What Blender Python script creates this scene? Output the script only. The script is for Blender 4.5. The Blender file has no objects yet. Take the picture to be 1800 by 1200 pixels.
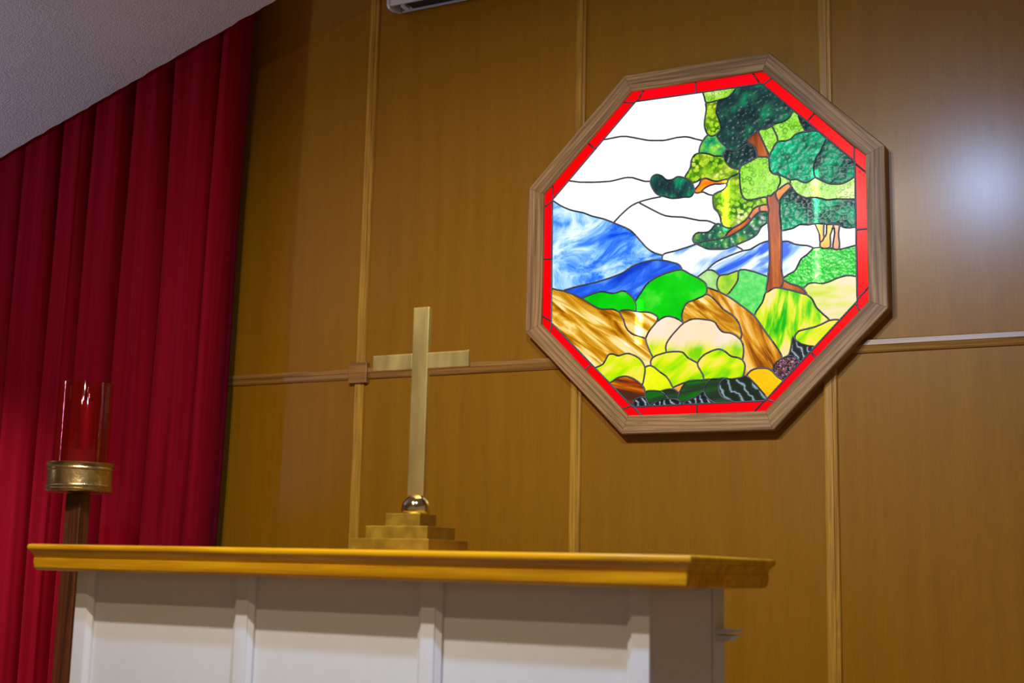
import bpy, bmesh, math, random
from mathutils import Vector, Matrix
R_ = math.radians
C = bpy.context.scene.collection
SC = bpy.context.scene
ZO = 2.08                     # height of the window's centre above the floor
# ------------------------------------------------------------------ camera, world, lights, exposure
yaw, pitch, roll = 0.484098, 0.166087, 0.0229101
f_ = Vector((-math.sin(yaw)*math.cos(pitch), math.cos(yaw)*math.cos(pitch), math.sin(pitch)))
r_ = Vector((math.cos(yaw), math.sin(yaw), 0)); u_ = r_.cross(f_)
rr = math.cos(roll)*r_ + math.sin(roll)*u_; uu = -math.sin(roll)*r_ + math.cos(roll)*u_
cd = bpy.data.cameras.new('camera'); cam = bpy.data.objects.new('camera', cd); C.objects.link(cam)
cam.matrix_world = Matrix(((rr.x, uu.x, -f_.x, 1.54054), (rr.y, uu.y, -f_.y, -4.32318), (rr.z, uu.z, -f_.z, -1.10964+ZO), (0, 0, 0, 1)))
cd.sensor_width = 36; cd.lens = 36*2354.9/1800
cd.dof.use_dof = True; cd.dof.focus_distance = 4.64; cd.dof.aperture_fstop = 3.2
SC.camera = cam
SC.view_settings.view_transform = 'Standard'; SC.view_settings.look = 'None'
SC.view_settings.exposure = 0.09; SC.view_settings.gamma = 1
w = bpy.data.worlds.new('world'); SC.world = w; w.use_nodes = True
w.node_tree.nodes['Background'].inputs[0].default_value = (0.80, 0.56, 0.34, 1)
w.node_tree.nodes['Background'].inputs[1].default_value = 0.26

def spot(name, loc, aim, power, col, size=130, blend=1.0, rad=0.05):
    l = bpy.data.lights.new(name, 'SPOT'); l.energy = power; l.color = col; l.spot_size = R_(size); l.spot_blend = blend
    l.shadow_soft_size = rad
    o = bpy.data.objects.new(name, l); C.objects.link(o); o.location = (loc[0], loc[1], loc[2]+ZO)
    d = Vector(aim) - Vector(loc); o.rotation_euler = d.to_track_quat('-Z', 'Y').to_euler()
    return o
# ceiling spot lamps of the nave, out of frame above and before the altar; the last is added for the curtain
spot('spot_lamp', (-0.30, -3.03, 0.95), (-0.65, -1.10, -1.25), 218, (1.0, 0.945, 0.84), size=104, rad=0.035)
spot('spot_lamp', (-0.09, -4.00, 1.18), (-0.45, -1.2, -1.10), 78, (1.0, 0.80, 0.50), size=100, rad=0.04)
spot('spot_lamp', (0.59, -2.69, 0.88), (0.25, -0.85, -0.90), 200, (0.40, 0.60, 1.0), size=112, rad=0.05)
spot('spot_lamp', (-3.30, -1.45, 0.18), (-3.12, -0.5, -1.85), 135, (1.0, 0.90, 0.90), size=80)  # added spot, brightens the lower left of the curtain
# unseen cool fill spot added at the left to brighten the ceiling
spot('ceiling_fill', (-3.7, -2.2, -0.75), (-2.6, -1.3, 0.9), 95, (0.58, 0.68, 1.0), size=110)

# ------------------------------------------------------------------ material helpers
def lin(c):
    return tuple(((v/255)/12.92 if v/255 <= 0.04045 else ((v/255+0.055)/1.055)**2.4) for v in c)
class NT:
    def __init__(s, name):
        s.m = bpy.data.materials.new(name); s.m.use_nodes = True; s.t = s.m.node_tree; s.t.nodes.clear()
        s.out = s.n('ShaderNodeOutputMaterial')
    def n(s, typ, **kw):
        nd = s.t.nodes.new(typ)
        for k, v in kw.items():
            if k.startswith('i_'):
                k = k[2:]; k = int(k) if k.isdigit() else k.replace('_', ' ')
                if isinstance(v, bpy.types.NodeSocket): s.t.links.new(v, nd.inputs[k])
                else: nd.inputs[k].default_value = v
            else: setattr(nd, k, v)
        return nd
    def ramp(s, fac, stops, interp='LINEAR'):
        r = s.n('ShaderNodeValToRGB'); r.color_ramp.interpolation = interp
        e = r.color_ramp.elements
        while len(e) < len(stops): e.new(0.5)
        for el, (p, c) in zip(e, stops): el.position = p; el.color = (*c, 1)
        s.t.links.new(fac, r.inputs[0]); return r.outputs[0]
    def coords(s, kind='Object', scale=(1, 1, 1), rot=(0, 0, 0), rnd=0):
        tc = s.n('ShaderNodeTexCoord').outputs[kind]
        if rnd:
            oi = s.n('ShaderNodeObjectInfo'); mu = s.n('ShaderNodeMath', operation='MULTIPLY', i_0=oi.outputs['Random'], i_1=rnd)
            cx = s.n('ShaderNodeCombineXYZ', i_0=mu.outputs[0], i_1=mu.outputs[0], i_2=mu.outputs[0])
            tc = s.n('ShaderNodeVectorMath', operation='ADD', i_0=tc, i_1=cx.outputs[0]).outputs[0]
        mp = s.n('ShaderNodeMapping', i_Vector=tc); mp.inputs['Rotation'].default_value = rot
        mp2 = s.n('ShaderNodeMapping', i_Vector=mp.outputs[0]); mp2.inputs['Scale'].default_value = scale
        return mp2.outputs[0]
    def noise(s, vec, scale=5, detail=4, rough=0.55, dist=0.0):
        return s.n('ShaderNodeTexNoise', i_Vector=vec, i_Scale=scale, i_Detail=detail, i_Roughness=rough, i_Distortion=dist).outputs[0]
    def bump(s, h, strength=0.3, dist=0.01):
        return s.n('ShaderNodeBump', i_Height=h, i_Strength=strength, i_Distance=dist).outputs[0]
    def mix(s, a, b, fac, mode='MIX'):
        m = s.n('ShaderNodeMix', data_type='RGBA', blend_type=mode)
        for k, v in ((0, fac), (6, a), (7, b)):
            if isinstance(v, bpy.types.NodeSocket): s.t.links.new(v, m.inputs[k])
            else: m.inputs[k].default_value = v if k == 0 else (*v, 1)
        return m.outputs[2]
    def principled(s, col, rough=0.5, metal=0.0, spec=0.5, normal=None, **kw):
        p = s.n('ShaderNodeBsdfPrincipled', i_Metallic=metal, i_Roughness=rough)
        p.inputs['Specular IOR Level'].default_value = spec
        if isinstance(col, bpy.types.NodeSocket): s.t.links.new(col, p.inputs['Base Color'])
        else: p.inputs['Base Color'].default_value = (*col, 1)
        if normal is not None: s.t.links.new(normal, p.inputs['Normal'])
        for k, v in kw.items(): p.inputs[k.replace('_', ' ')].default_value = v
        s.t.links.new(p.outputs[0], s.out.inputs[0]); return s.m

def wood(name, light, dark, axis='X', rough=0.4, spec=0.5, scale=1.0, rnd=7.0, amount=1.0, rings=0.0):
    t = NT(name)
    st = {'X': (1.2, 22, 22), 'Z': (22, 22, 1.2)}[axis]
    v = t.coords(scale=tuple(k*scale for k in st), rnd=rnd)
    n1 = t.noise(v, 1.6, 5, 0.6, 0.6)
    st2 = {'X': (6, 240, 240), 'Z': (240, 240, 6)}[axis]
    n2 = t.noise(t.coords(scale=st2, rnd=rnd), 1.0, 2, 0.5)
    md = tuple(a*0.45+b*0.55 for a, b in zip(light, dark))
    c1 = t.ramp(n1, [(0.36, dark), (0.45, md), (0.52, light), (0.60, tuple(k*1.08 for k in light)), (0.66, md)])
    c2 = t.ramp(n2, [(0.35, (0.72, 0.70, 0.68)), (0.6, (1.05, 1.05, 1.05))])
    col = t.mix(c1, c2, 0.8*amount, 'MULTIPLY')
    if rings:                                  # growth rings running along the board
        wv = t.n('ShaderNodeTexWave', i_Vector=t.coords(scale=(0.10, 1, 1), rnd=rnd), i_Scale=21.0, i_Distortion=16.0, i_Detail=2.5, bands_direction='Z')
        wv.inputs['Detail Scale'].default_value = 0.40
        k = t.ramp(wv.outputs['Fac'], [(0.0, (0.50, 0.45, 0.38)), (0.30, (0.86, 0.84, 0.80)), (0.55, (1.06, 1.06, 1.06)), (1.0, (1.12, 1.12, 1.12))])
        col = t.mix(col, k, rings, 'MULTIPLY')
    return t.principled(col, rough, spec=spec, normal=t.bump(n2, 0.12, 0.002))

def panel_mat():
    t = NT('veneer_panel')
    v = t.coords(scale=(14, 14, 0.55), rnd=9.0)
    n1 = t.noise(v, 1.5, 4, 0.55, 0.3)
    n2 = t.noise(t.coords(scale=(330, 330, 9)), 1.0, 3, 0.6)
    c1 = t.ramp(n1, [(0.3, (0.265, 0.106, 0.0015)), (0.7, (0.300, 0.124, 0.0025))])
    c2 = t.ramp(n2, [(0.36, (0.86, 0.84, 0.80)), (0.56, (1.03, 1.03, 1.03))])
    col = t.mix(c1, c2, 0.75, 'MULTIPLY')
    ro = t.n('ShaderNodeMapRange', i_Value=n2); ro.inputs[3].default_value = 0.50; ro.inputs[4].default_value = 0.38
    m = t.principled(col, 0.3, spec=0.15, normal=t.bump(n2, 0.10, 0.001))
    p = [n for n in t.t.nodes if n.type == 'BSDF_PRINCIPLED'][0]; t.t.links.new(ro.outputs[0], p.inputs['Roughness'])
    p.inputs['Coat Weight'].default_value = 0.48; p.inputs['Coat Roughness'].default_value = 0.24; p.inputs['Coat IOR'].default_value = 1.45
    return m

def plain(name, col, rough=0.5, metal=0.0, spec=0.5, nscale=0, bump=0.0, var=0.06):
    t = NT(name)
    if not nscale: return t.principled(col, rough, metal, spec)
    n = t.noise(t.coords(), nscale, 3)
    c = t.ramp(n, [(0.3, tuple(k*(1-var) for k in col)), (0.7, tuple(k*(1+var) for k in col))])
    return t.principled(c, rough, metal, spec, normal=t.bump(n, bump, 0.004) if bump else None)

M = {}
M['panel'] = panel_mat()
M['batten'] = wood('oak_batten', (0.47, 0.225, 0.018), (0.33, 0.145, 0.008), 'Z', 0.38, scale=0.8)
M['rail'] = wood('oak_rail', (0.33, 0.150, 0.026), (0.22, 0.090, 0.012), 'X', 0.38, scale=0.8)
M['frame'] = wood('oak_frame', (0.40, 0.215, 0.078), (0.23, 0.11, 0.034), 'X', 0.5, 0.35, scale=1.0, rings=0.62)
M['mensa'] = wood('honey_oak', (0.72, 0.350, 0.005), (0.52, 0.220, 0.003), 'X', 0.27, 0.45, scale=0.55, amount=0.6)
M['post'] = wood('walnut_post', (0.14, 0.032, 0.008), (0.06, 0.013, 0.004), 'Z', 0.4)
M['white'] = plain('white_paint', (0.66, 0.645, 0.645), 0.45, spec=0.4, nscale=30, bump=0.02, var=0.02)
M['housing'] = plain('white_enamel', (0.62, 0.62, 0.66), 0.4)
M['black'] = plain('black_slot', (0.015, 0.013, 0.013), 0.6)
M['carpet'] = plain('rose_carpet', (0.42, 0.33, 0.25), 0.95, nscale=200, bump=0.4)
M['plaster'] = plain('plaster', (0.55, 0.50, 0.48), 0.9, nscale=20)

def ceiling_mat():
    t = NT('popcorn_ceiling')
    v = t.coords()
    n1 = t.noise(v, 85, 3, 0.6); n2 = t.noise(v, 240, 2, 0.6)
    h = t.n('ShaderNodeMath', operation='MULTIPLY_ADD', i_0=n1, i_1=1.0, i_2=n2)
    big = t.noise(v, 2.0, 2)
    c = t.ramp(big, [(0.3, (0.58, 0.54, 0.58)), (0.7, (0.64, 0.60, 0.64))])
    return t.principled(c, 0.95, spec=0.1, normal=t.bump(h.outputs[0], 0.55, 0.012))
M['ceiling'] = ceiling_mat()

def velvet():
    t = NT('red_velvet')
    n = t.noise(t.coords(scale=(60, 60, 1.0)), 1.0, 3, 0.5)
    c = t.ramp(n, [(0.3, (0.20, 0.0018, 0.010)), (0.7, (0.28, 0.003, 0.015))])
    m = t.principled(c, 0.9, spec=0.06, normal=t.bump(n, 0.15, 0.004))
    p = [x for x in t.t.nodes if x.type == 'BSDF_PRINCIPLED'][0]
    p.inputs['Sheen Weight'].default_value = 0.10; p.inputs['Sheen Tint'].default_value = (0.9, 0.05, 0.15, 1); p.inputs['Sheen Roughness'].default_value = 0.4
    return m
M['velvet'] = velvet()

def brass(name, col, rough, brush, bump=0.0):
    t = NT(name)
    v = t.coords(scale=brush)
    n = t.noise(v, 1.0, 3, 0.6)
    c = t.ramp(n, [(0.3, tuple(k*0.8 for k in col)), (0.7, tuple(min(1, k*1.1) for k in col))])
    r = t.n('ShaderNodeMapRange', i_Value=n); r.inputs[3].default_value = rough*0.75; r.inputs[4].default_value = rough*1.3
    m = t.principled(c, rough, 1.0, normal=t.bump(n, bump, 0.003) if bump else None)
    p = [x for x in t.t.nodes if x.type == 'BSDF_PRINCIPLED'][0]; t.t.links.new(r.outputs[0], p.inputs['Roughness'])
    return m
M['brass'] = brass('brushed_brass', (0.72, 0.55, 0.20), 0.42, (14, 14, 3))
M['brass_dull'] = brass('dull_brass', (0.50, 0.33, 0.045), 0.5, (25, 25, 25))
M['brass_bright'] = brass('polished_brass', (0.80, 0.68, 0.40), 0.10, (10, 10, 10))
M['brass_cup'] = brass('engraved_brass', (0.62, 0.44, 0.17), 0.28, (45, 45, 45), 0.5)

# ------------------------------------------------------------------ stained glass: clear tinted glass before a lamp box
def glass(name, stops, scale=6, stretch=(1, 1, 1), rot=0.0, detail=4, dist=0.0, rough=0.55, kind='noise', ring=None, bump=0.0, bscale=60,
          low=None, rnd=3.0, interp='LINEAR', gloss=0.015, soft=False):
    t = NT('glass_'+name)
    v = t.coords(scale=stretch, rot=(0, R_(rot), 0), rnd=rnd)
    st = [(p, lin(c)) for p, c in stops]
    if kind == 'cells':
        f = t.n('ShaderNodeTexVoronoi', i_Vector=v, i_Scale=scale).outputs['Color']
        f = t.n('ShaderNodeSeparateColor', i_0=f).outputs[0]
    elif kind == 'wave':
        f = t.n('ShaderNodeTexWave', i_Vector=v, i_Scale=scale, i_Distortion=dist, i_Detail=detail); f.inputs['Detail Scale'].default_value = 1.3
        f = f.outputs['Fac']
    else: f = t.noise(v, scale, detail, rough, dist)
    col = t.ramp(f, st, interp)
    if ring:                                   # ring mottles: dark rims round pale spots of mixed size
        rc, rs, ra, blobs = ring
        sx = t.n('ShaderNodeSeparateXYZ', i_0=v); v = t.n('ShaderNodeCombineXYZ', i_0=sx.outputs[0], i_1=sx.outputs[2]).outputs[0]
        sc = t.n('ShaderNodeVectorMath', operation='SCALE', i_0=t.n('ShaderNodeTexNoise', i_Vector=v, i_Scale=rs*0.8).outputs['Color']); sc.inputs['Scale'].default_value = 0.9/rs
        wv = t.n('ShaderNodeVectorMath', operation='ADD', i_0=v, i_1=sc.outputs[0])
        vo = t.n('ShaderNodeTexVoronoi', i_Vector=wv.outputs[0], i_Scale=rs, feature='F1', voronoi_dimensions='2D'); vo.inputs['Randomness'].default_value = 1.0
        if blobs: k = t.ramp(vo.outputs['Distance'], [(0.34, (0, 0, 0)), (0.50, (1, 1, 1))])
        else: k = t.ramp(vo.outputs['Distance'], [(0.16, (0.1, 0.1, 0.1)), (0.30, (1, 1, 1)), (0.38, (1, 1, 1)), (0.52, (0.05, 0.05, 0.05))])
        big = t.ramp(t.noise(v, rs*0.28, 2), [(0.38, (ra, ra, ra)), (0.62, (ra*0.35, ra*0.35, ra*0.35))])
        kk = t.mix(k, big, 1.0, 'MULTIPLY')
        bw = t.n('ShaderNodeRGBToBW', i_0=kk).outputs[0]
        col = t.mix(col, lin(rc), bw)
    if low:                                    # the sheet's colour runs from one side of the piece to the other
        lc, p0, p1, amt = low
        z = t.n('ShaderNodeSeparateXYZ', i_0=t.n('ShaderNodeTexCoord').outputs['Generated']).outputs[2]
        zz = t.n('ShaderNodeMath', operation='MULTIPLY_ADD', i_0=t.noise(v, 7, 4, 0.6, 0.4), i_1=amt, i_2=z)
        col = t.mix(t.ramp(t.noise(v, 11, 3), [(0.4, lin(lc[0])), (0.6, lin(lc[1]))]), col, t.ramp(zz.outputs[0], [(p0, (0, 0, 0)), (p1, (1, 1, 1))]))
    g = t.n('ShaderNodeGamma', i_Color=col, i_Gamma=0.5)          # light crosses both faces of the pane
    tr = t.n('ShaderNodeBsdfTransparent', i_Color=g.outputs[0]) if not (bump or soft) else t.n('ShaderNodeBsdfRefraction', i_Color=g.outputs[0], i_Roughness=0.5, i_IOR=1.42)
    gl = t.n('ShaderNodeBsdfGlossy', i_Roughness=0.22, i_Color=(0.9, 0.95, 1, 1))
    if bump:
        vo2 = t.n('ShaderNodeTexVoronoi', i_Vector=t.coords(), i_Scale=bscale, feature='SMOOTH_F1')
        t.t.links.new(t.bump(vo2.outputs['Distance'], bump*0.6, 0.004), gl.inputs['Normal'])
        vo3 = t.n('ShaderNodeTexVoronoi', i_Vector=t.coords(), i_Scale=150, feature='SMOOTH_F1'); t.t.links.new(t.bump(vo3.outputs['Distance'], 0.5, 0.010), tr.inputs['Normal'])
    mx = t.n('ShaderNodeMixShader', i_0=gloss, i_1=tr.outputs[0], i_2=gl.outputs[0])
    t.t.links.new(mx.outputs[0], t.out.inputs[0]); return t.m

G = {}
G['white'] = glass('white', [(0.3, (246, 252, 255)), (0.6, (254, 255, 255))], 5)
G['blue'] = glass('blue', [(0.34, (10, 70, 225)), (0.42, (60, 130, 240)), (0.48, (125, 185, 250)), (0.55, (190, 228, 252)), (0.63, (246, 252, 255))], 6.5, (0.9, 1, 1.5), 20, 8, 0.7, 0.68)
G['bluewhite'] = glass('bluewhite', [(0.36, (40, 95, 230)), (0.42, (120, 170, 250)), (0.48, (215, 232, 255)), (0.52, (246, 252, 255))], 5, (0.8, 1, 2.2), 25, 4, 0.6)
G['bluedeep'] = glass('bluedeep', [(0.34, (10, 55, 190)), (0.5, (35, 95, 230)), (0.60, (80, 140, 240)), (0.68, (150, 195, 250))], 9, (0.5, 1, 2.4), 24, 5, 0.8)
G['vivid'] = glass('vivid', [(0.3, (0, 185, 5)), (0.55, (10, 205, 15)), (0.7, (70, 220, 50))], 12, soft=True)
G['greentex'] = glass('greentex', [(0.2, (10, 165, 25)), (0.5, (35, 195, 50)), (0.8, (120, 230, 110))], 75, (1, 1, 1), 0, 2, 0.2, kind='noise', bump=0.5, bscale=120)
G['greensoft'] = glass('greensoft', [(0.3, (60, 195, 75)), (0.5, (90, 215, 100)), (0.7, (130, 225, 120))], 55, detail=3)
G['palegreen'] = glass('palegreen', [(0.3, (130, 205, 95)), (0.7, (185, 225, 150))], 45, detail=3)
G['lime2'] = glass('lime2', [(0.3, (110, 190, 30)), (0.5, (180, 215, 60)), (0.7, (230, 220, 100))], 18)
G['lime'] = glass('lime', [(0.3, (130, 215, 30)), (0.5, (160, 230, 70)), (0.7, (190, 240, 110))], 14, ring=((70, 150, 0), 52, 0.9, False), bump=0.3)
G['ringlime'] = glass('ringlime', [(0.3, (120, 200, 30)), (0.5, (165, 225, 70)), (0.7, (225, 235, 150))], 14, ring=((65, 145, 5), 60, 1.0, False), bump=0.3)
G['ringdark'] = glass('ringdark', [(0.3, (90, 180, 10)), (0.45, (150, 205, 20)), (0.58, (195, 220, 50)), (0.7, (240, 240, 180))], 16, ring=((25, 105, 5), 58, 1.0, True), bump=0.4)
G['mixgreen'] = glass('mixgreen', [(0.32, (15, 80, 60)), (0.45, (30, 160, 95)), (0.58, (110, 205, 60)), (0.7, (210, 225, 110))], 24, detail=3, bump=0.5)
G['emerald'] = glass('emerald', [(0.30, (5, 85, 60)), (0.42, (0, 140, 95)), (0.55, (0, 165, 115)), (0.70, (10, 205, 150))], 34, detail=2, bump=0.7, bscale=75, gloss=0.012)
G['slate'] = glass('slate', [(0.38, (20, 44, 48)), (0.5, (28, 60, 60)), (0.57, (30, 85, 68)), (0.66, (15, 125, 85))], 16, detail=4, bump=0.8, bscale=70, gloss=0.010)  # dark tint stands in for missing backlight behind these panes
G['emslate'] = glass('emslate', [(0.38, (24, 50, 56)), (0.47, (24, 85, 72)), (0.54, (5, 130, 90)), (0.66, (5, 170, 115))], 11, detail=5, dist=0.5, bump=0.7, bscale=75, gloss=0.012)  # slate end of the ramp paints in patches the backlight misses
G['darkleaf'] = glass('darkleaf', [(0.36, (40, 68, 66)), (0.46, (30, 100, 72)), (0.56, (25, 130, 80)), (0.66, (130, 170, 50))], 24, detail=3, bump=0.8, gloss=0.02)
G['peach'] = glass('peach', [(0.3, (250, 222, 205)), (0.6, (252, 214, 170))], 5, (1.6, 1, 0.7), -25, 4, 0.3, low=(((120, 205, 10), (228, 230, 50)), 0.62, 0.92, 0.75))
G['lime3'] = glass('lime3', [(0.34, (110, 205, 10)), (0.46, (170, 225, 0)), (0.56, (215, 228, 20)), (0.66, (245, 220, 90))], 10, (0.7, 1, 2.2), 32, 5, 0.5)
G['yelgreen'] = glass('yelgreen', [(0.38, (10, 175, 5)), (0.45, (110, 210, 10)), (0.52, (205, 228, 20)), (0.60, (244, 222, 110)), (0.68, (250, 216, 160))], 11, (2.4, 1, 0.55), -6, 4, 0.4)
G['pale'] = glass('pale', [(0.34, (195, 215, 50)), (0.45, (218, 220, 120)), (0.55, (232, 218, 170)), (0.66, (240, 215, 190))], 10, (0.5, 1, 2.4), 0, 4, 0.3)
G['yellow'] = glass('yellow', [(0.35, (195, 228, 0)), (0.5, (236, 236, 20)), (0.65, (252, 216, 100))], 8, (0.8, 1, 1.6), 10)
G['brown'] = glass('brown', [(0.34, (128, 66, 0)), (0.43, (185, 118, 5)), (0.50, (218, 165, 40)), (0.57, (248, 214, 130)), (0.66, (255, 238, 205))], 11, (0.4, 1, 2.8), -36, 6, 0.7, 0.6, soft=True)
G['brown2'] = glass('brown2', [(0.36, (125, 62, 5)), (0.45, (190, 115, 10)), (0.53, (222, 160, 40)), (0.62, (248, 205, 130))], 12, (0.45, 1, 2.6), -62, 6, 0.6, 0.6)
G['amber'] = glass('amber', [(0.3, (244, 170, 0)), (0.7, (252, 195, 10))], 8)
G['orange'] = glass('orange', [(0.3, (225, 130, 30)), (0.7, (245, 190, 80))], 20, (0.5, 1, 2), -20)
G['orange2'] = glass('orange2', [(0.3, (240, 150, 0)), (0.7, (252, 180, 10))], 25)
G['orange3'] = glass('orange3', [(0.3, (205, 95, 5)), (0.55, (238, 130, 5)), (0.7, (250, 165, 20))], 20, (0.6, 1, 2), 25)
G['trunk'] = glass('trunk', [(0.34, (110, 42, 12)), (0.5, (165, 72, 20)), (0.64, (195, 105, 45))], 14, (2.5, 1, 0.35), 0, 5, 0.4)
G['trunk2'] = glass('trunk2', [(0.34, (180, 90, 60)), (0.5, (215, 125, 75)), (0.66, (228, 150, 100))], 25, (2, 1, 0.5), 0, 4)
G['trunk3'] = glass('trunk3', [(0.34, (150, 60, 15)), (0.5, (190, 85, 25)), (0.66, (225, 130, 25))], 22, (0.5, 1, 2), 38, 4)
G['redbrown'] = glass('redbrown', [(0.38, (70, 40, 25)), (0.45, (140, 48, 8)), (0.52, (175, 85, 10)), (0.60, (235, 150, 15))], 9, (0.3, 1, 3.2), -14, 5, 0.4)
G['purple'] = glass('purple', [(0.1, (34, 24, 36)), (0.4, (70, 40, 48)), (0.7, (120, 66, 70)), (0.95, (165, 140, 160))], 230, (1, 1, 0.7), 25, kind='cells', bump=0.6, bscale=150)
G['blackswirl'] = glass('blackswirl', [(0.0, (18, 24, 28)), (0.70, (36, 46, 54)), (0.92, (100, 118, 130)), (1.0, (165, 178, 182))], 24, (0.6, 1, 1.4), 25, 2, 5.0, kind='wave', gloss=0.025)
G['blackswirl2'] = glass('blackswirl2', [(0.0, (24, 36, 26)), (0.55, (22, 40, 24)), (0.84, (44, 66, 58)), (1.0, (135, 158, 168))], 15, (0.6, 1, 1.4), 35, 2, 5.0, kind='wave', gloss=0.025)
G['darkgreen'] = glass('darkgreen', [(0.36, (34, 46, 34)), (0.5, (32, 66, 30)), (0.62, (12, 105, 14))], 12, (0.4, 1, 2.6), 8, 4, 0.3, gloss=0.02)
G['red'] = glass('red', [(0.3, (255, 0, 0)), (0.72, (250, 0, 22))], 4, gloss=0.007)

def emit(name, col, s):
    t = NT(name); e = t.n('ShaderNodeEmission', i_Color=(*col, 1), i_Strength=s); t.t.links.new(e.outputs[0], t.out.inputs[0]); return t.m
M['lampbox'] = emit('lamp_box_diffuser', (1.0, 1.0, 1.0), 1.12)
M['tube'] = emit('fluorescent_tube', (1.0, 0.80, 0.50), 26.0)
def glow_shell():  # half-clear glowing shell, added to soften the edges of the tube light
    t = NT('added_glow_shell'); e = t.n('ShaderNodeEmission', i_Color=(1.0, 0.92, 0.75, 1), i_Strength=4.5); tr = t.n('ShaderNodeBsdfTransparent')
    mx = t.n('ShaderNodeMixShader', i_0=0.55, i_1=tr.outputs[0], i_2=e.outputs[0]); t.t.links.new(mx.outputs[0], t.out.inputs[0]); return t.m
M['glow_shell'] = glow_shell()
M['lead'] = plain('lead_came', (0.085, 0.085, 0.105), 0.42, 0.35, nscale=60, bump=0.2)

# ------------------------------------------------------------------ mesh helpers
def obj(name, verts, faces, mat, parent=None, loc=None, rot=None, smooth=False):
    me = bpy.data.meshes.new(name); me.from_pydata([tuple(v) for v in verts], [], faces); me.validate(); me.update()
    bm = bmesh.new(); bm.from_mesh(me); bmesh.ops.recalc_face_normals(bm, faces=bm.faces[:]); bm.to_mesh(me); bm.free()
    me.materials.append(mat)
    if smooth:
        for p in me.polygons: p.use_smooth = True
        try: me.set_sharp_from_angle(angle=R_(smooth))
        except Exception: pass
    o = bpy.data.objects.new(name, me); C.objects.link(o)
    if loc is not None: o.location = loc
    if rot is not None: o.rotation_euler = rot
    if parent is not None: o.parent = parent
    return o
def thing(name, label, cat, loc, rot=(0, 0, 0), group=None, kind=None):
    o = bpy.data.objects.new(name, None); C.objects.link(o); o.location = loc; o.rotation_euler = rot; o.empty_display_size = 0.1
    o['label'] = label; o['category'] = cat
    if group: o['group'] = group
    if kind: o['kind'] = kind
    return o
def struct(o): o['kind'] = 'structure'; return o
class MB:
    def __init__(s): s.v = []; s.f = []
    def add(s, v, f):
        b = len(s.v); s.v += [tuple(x) for x in v]; s.f += [tuple(i+b for i in q) for q in f]; return s
    def box(s, x0, x1, y0, y1, z0, z1, bev=0.0):
        if bev <= 0:
            v = [(x, y, z) for z in (z0, z1) for y in (y0, y1) for x in (x0, x1)]
            return s.add(v, [(0, 1, 3, 2), (4, 5, 7, 6), (0, 1, 5, 4), (2, 3, 7, 6), (0, 2, 6, 4), (1, 3, 7, 5)])
        bm = bmesh.new(); bmesh.ops.create_cube(bm, size=1)
        for q in bm.verts: q.co = Vector(((x0+x1)/2+q.co.x*(x1-x0), (y0+y1)/2+q.co.y*(y1-y0), (z0+z1)/2+q.co.z*(z1-z0)))
        bmesh.ops.bevel(bm, geom=bm.edges[:], offset=bev, segments=2, profile=0.5, affect='EDGES')
        bm.verts.index_update(); s.add([q.co[:] for q in bm.verts], [tuple(q.index for q in f.verts) for f in bm.faces]); bm.free(); return s
    def extrude(s, prof, a0, a1, fn):         # closed profile swept straight; fn(u, v, a) -> xyz
        n = len(prof)
        v = [fn(p[0], p[1], a0) for p in prof]+[fn(p[0], p[1], a1) for p in prof]
        f = [(i, (i+1) % n, n+(i+1) % n, n+i) for i in range(n)]+[tuple(range(n))[::-1], tuple(range(n, 2*n))]
        return s.add(v, f)
    def lathe(s, prof, seg=48, cx=0, cy=0, close=False):
        n = len(prof); v = []; f = []
        for i in range(seg):
            a = 2*math.pi*i/seg
            v += [(cx+r*math.cos(a), cy+r*math.sin(a), z) for r, z in prof]
        for i in range(seg):
            j = (i+1) % seg
            for k in range(n if close else n-1):
                k2 = (k+1) % n
                f.append((i*n+k, j*n+k, j*n+k2, i*n+k2))
        if not close:
            f.append(tuple(i*n for i in range(seg))[::-1]); f.append(tuple(i*n+n-1 for i in range(seg)))
        return s.add(v, f)
    def build(s, name, mat, parent=None, **kw): return obj(name, s.v, s.f, mat, parent, **kw)

# ------------------------------------------------------------------ room shell
struct(MB().box(-4.2, 3.6, -7.5, 0.25, -0.12, 0.0).build('floor', M['carpet']))
wall = struct(MB().box(-4.2, 3.6, 0.02, 0.20, 0.0, 4.4).build('wall_back', M['plaster']))
struct(MB().box(-4.4, -4.2, -7.5, 0.20, 0.0, 4.4).build('wall_left', M['plaster']))
# veneered panels between battens and rail
BX = [-3.258, -2.328, -1.398, -0.466, 0.447, 1.378, 2.308, 3.24]
RZ = -0.384+ZO
edges = [-4.2]+BX+[3.6]
for i in range(len(edges)-1):
    x0, x1 = edges[i], edges[i+1]
    for z0, z1 in ((0.0, RZ-0.001), (RZ+0.001, 4.30)):
        e0 = 0.0 if i == 0 else 0.0012
        o = MB().box(x0+e0, x1-0.0012, 0.0, 0.02, z0, z1).build('panel', M['panel'], wall)
bprof = [(-0.023, 0.0), (-0.023, 0.006), (-0.019, 0.0105), (-0.015, 0.012), (0.006, 0.012), (0.0085, 0.0085), (0.0115, 0.0085), (0.014, 0.0105), (0.019, 0.0095), (0.022, 0.005), (0.022, 0.0)]
for i, x in enumerate(BX):
    runs = ((0.0, RZ-0.021), (RZ+0.026, 4.30)) if i not in (3, 4) else ((0.0, ZO-0.43), (ZO+0.43, 4.30))   # the window's lamp box sits between
    for z0, z1 in runs:
        MB().extrude([(u, -v) for u, v in bprof], z0, z1, lambda u, v, a: (x+u, v, a)).build('batten', M['batten'], wall)
rprof = [(-0.019, 0.0), (-0.019, 0.005), (-0.013, 0.009), (0.002, 0.013), (0.005, 0.0155), (0.021, 0.0135), (0.024, 0.009), (0.024, 0.0)]
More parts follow.
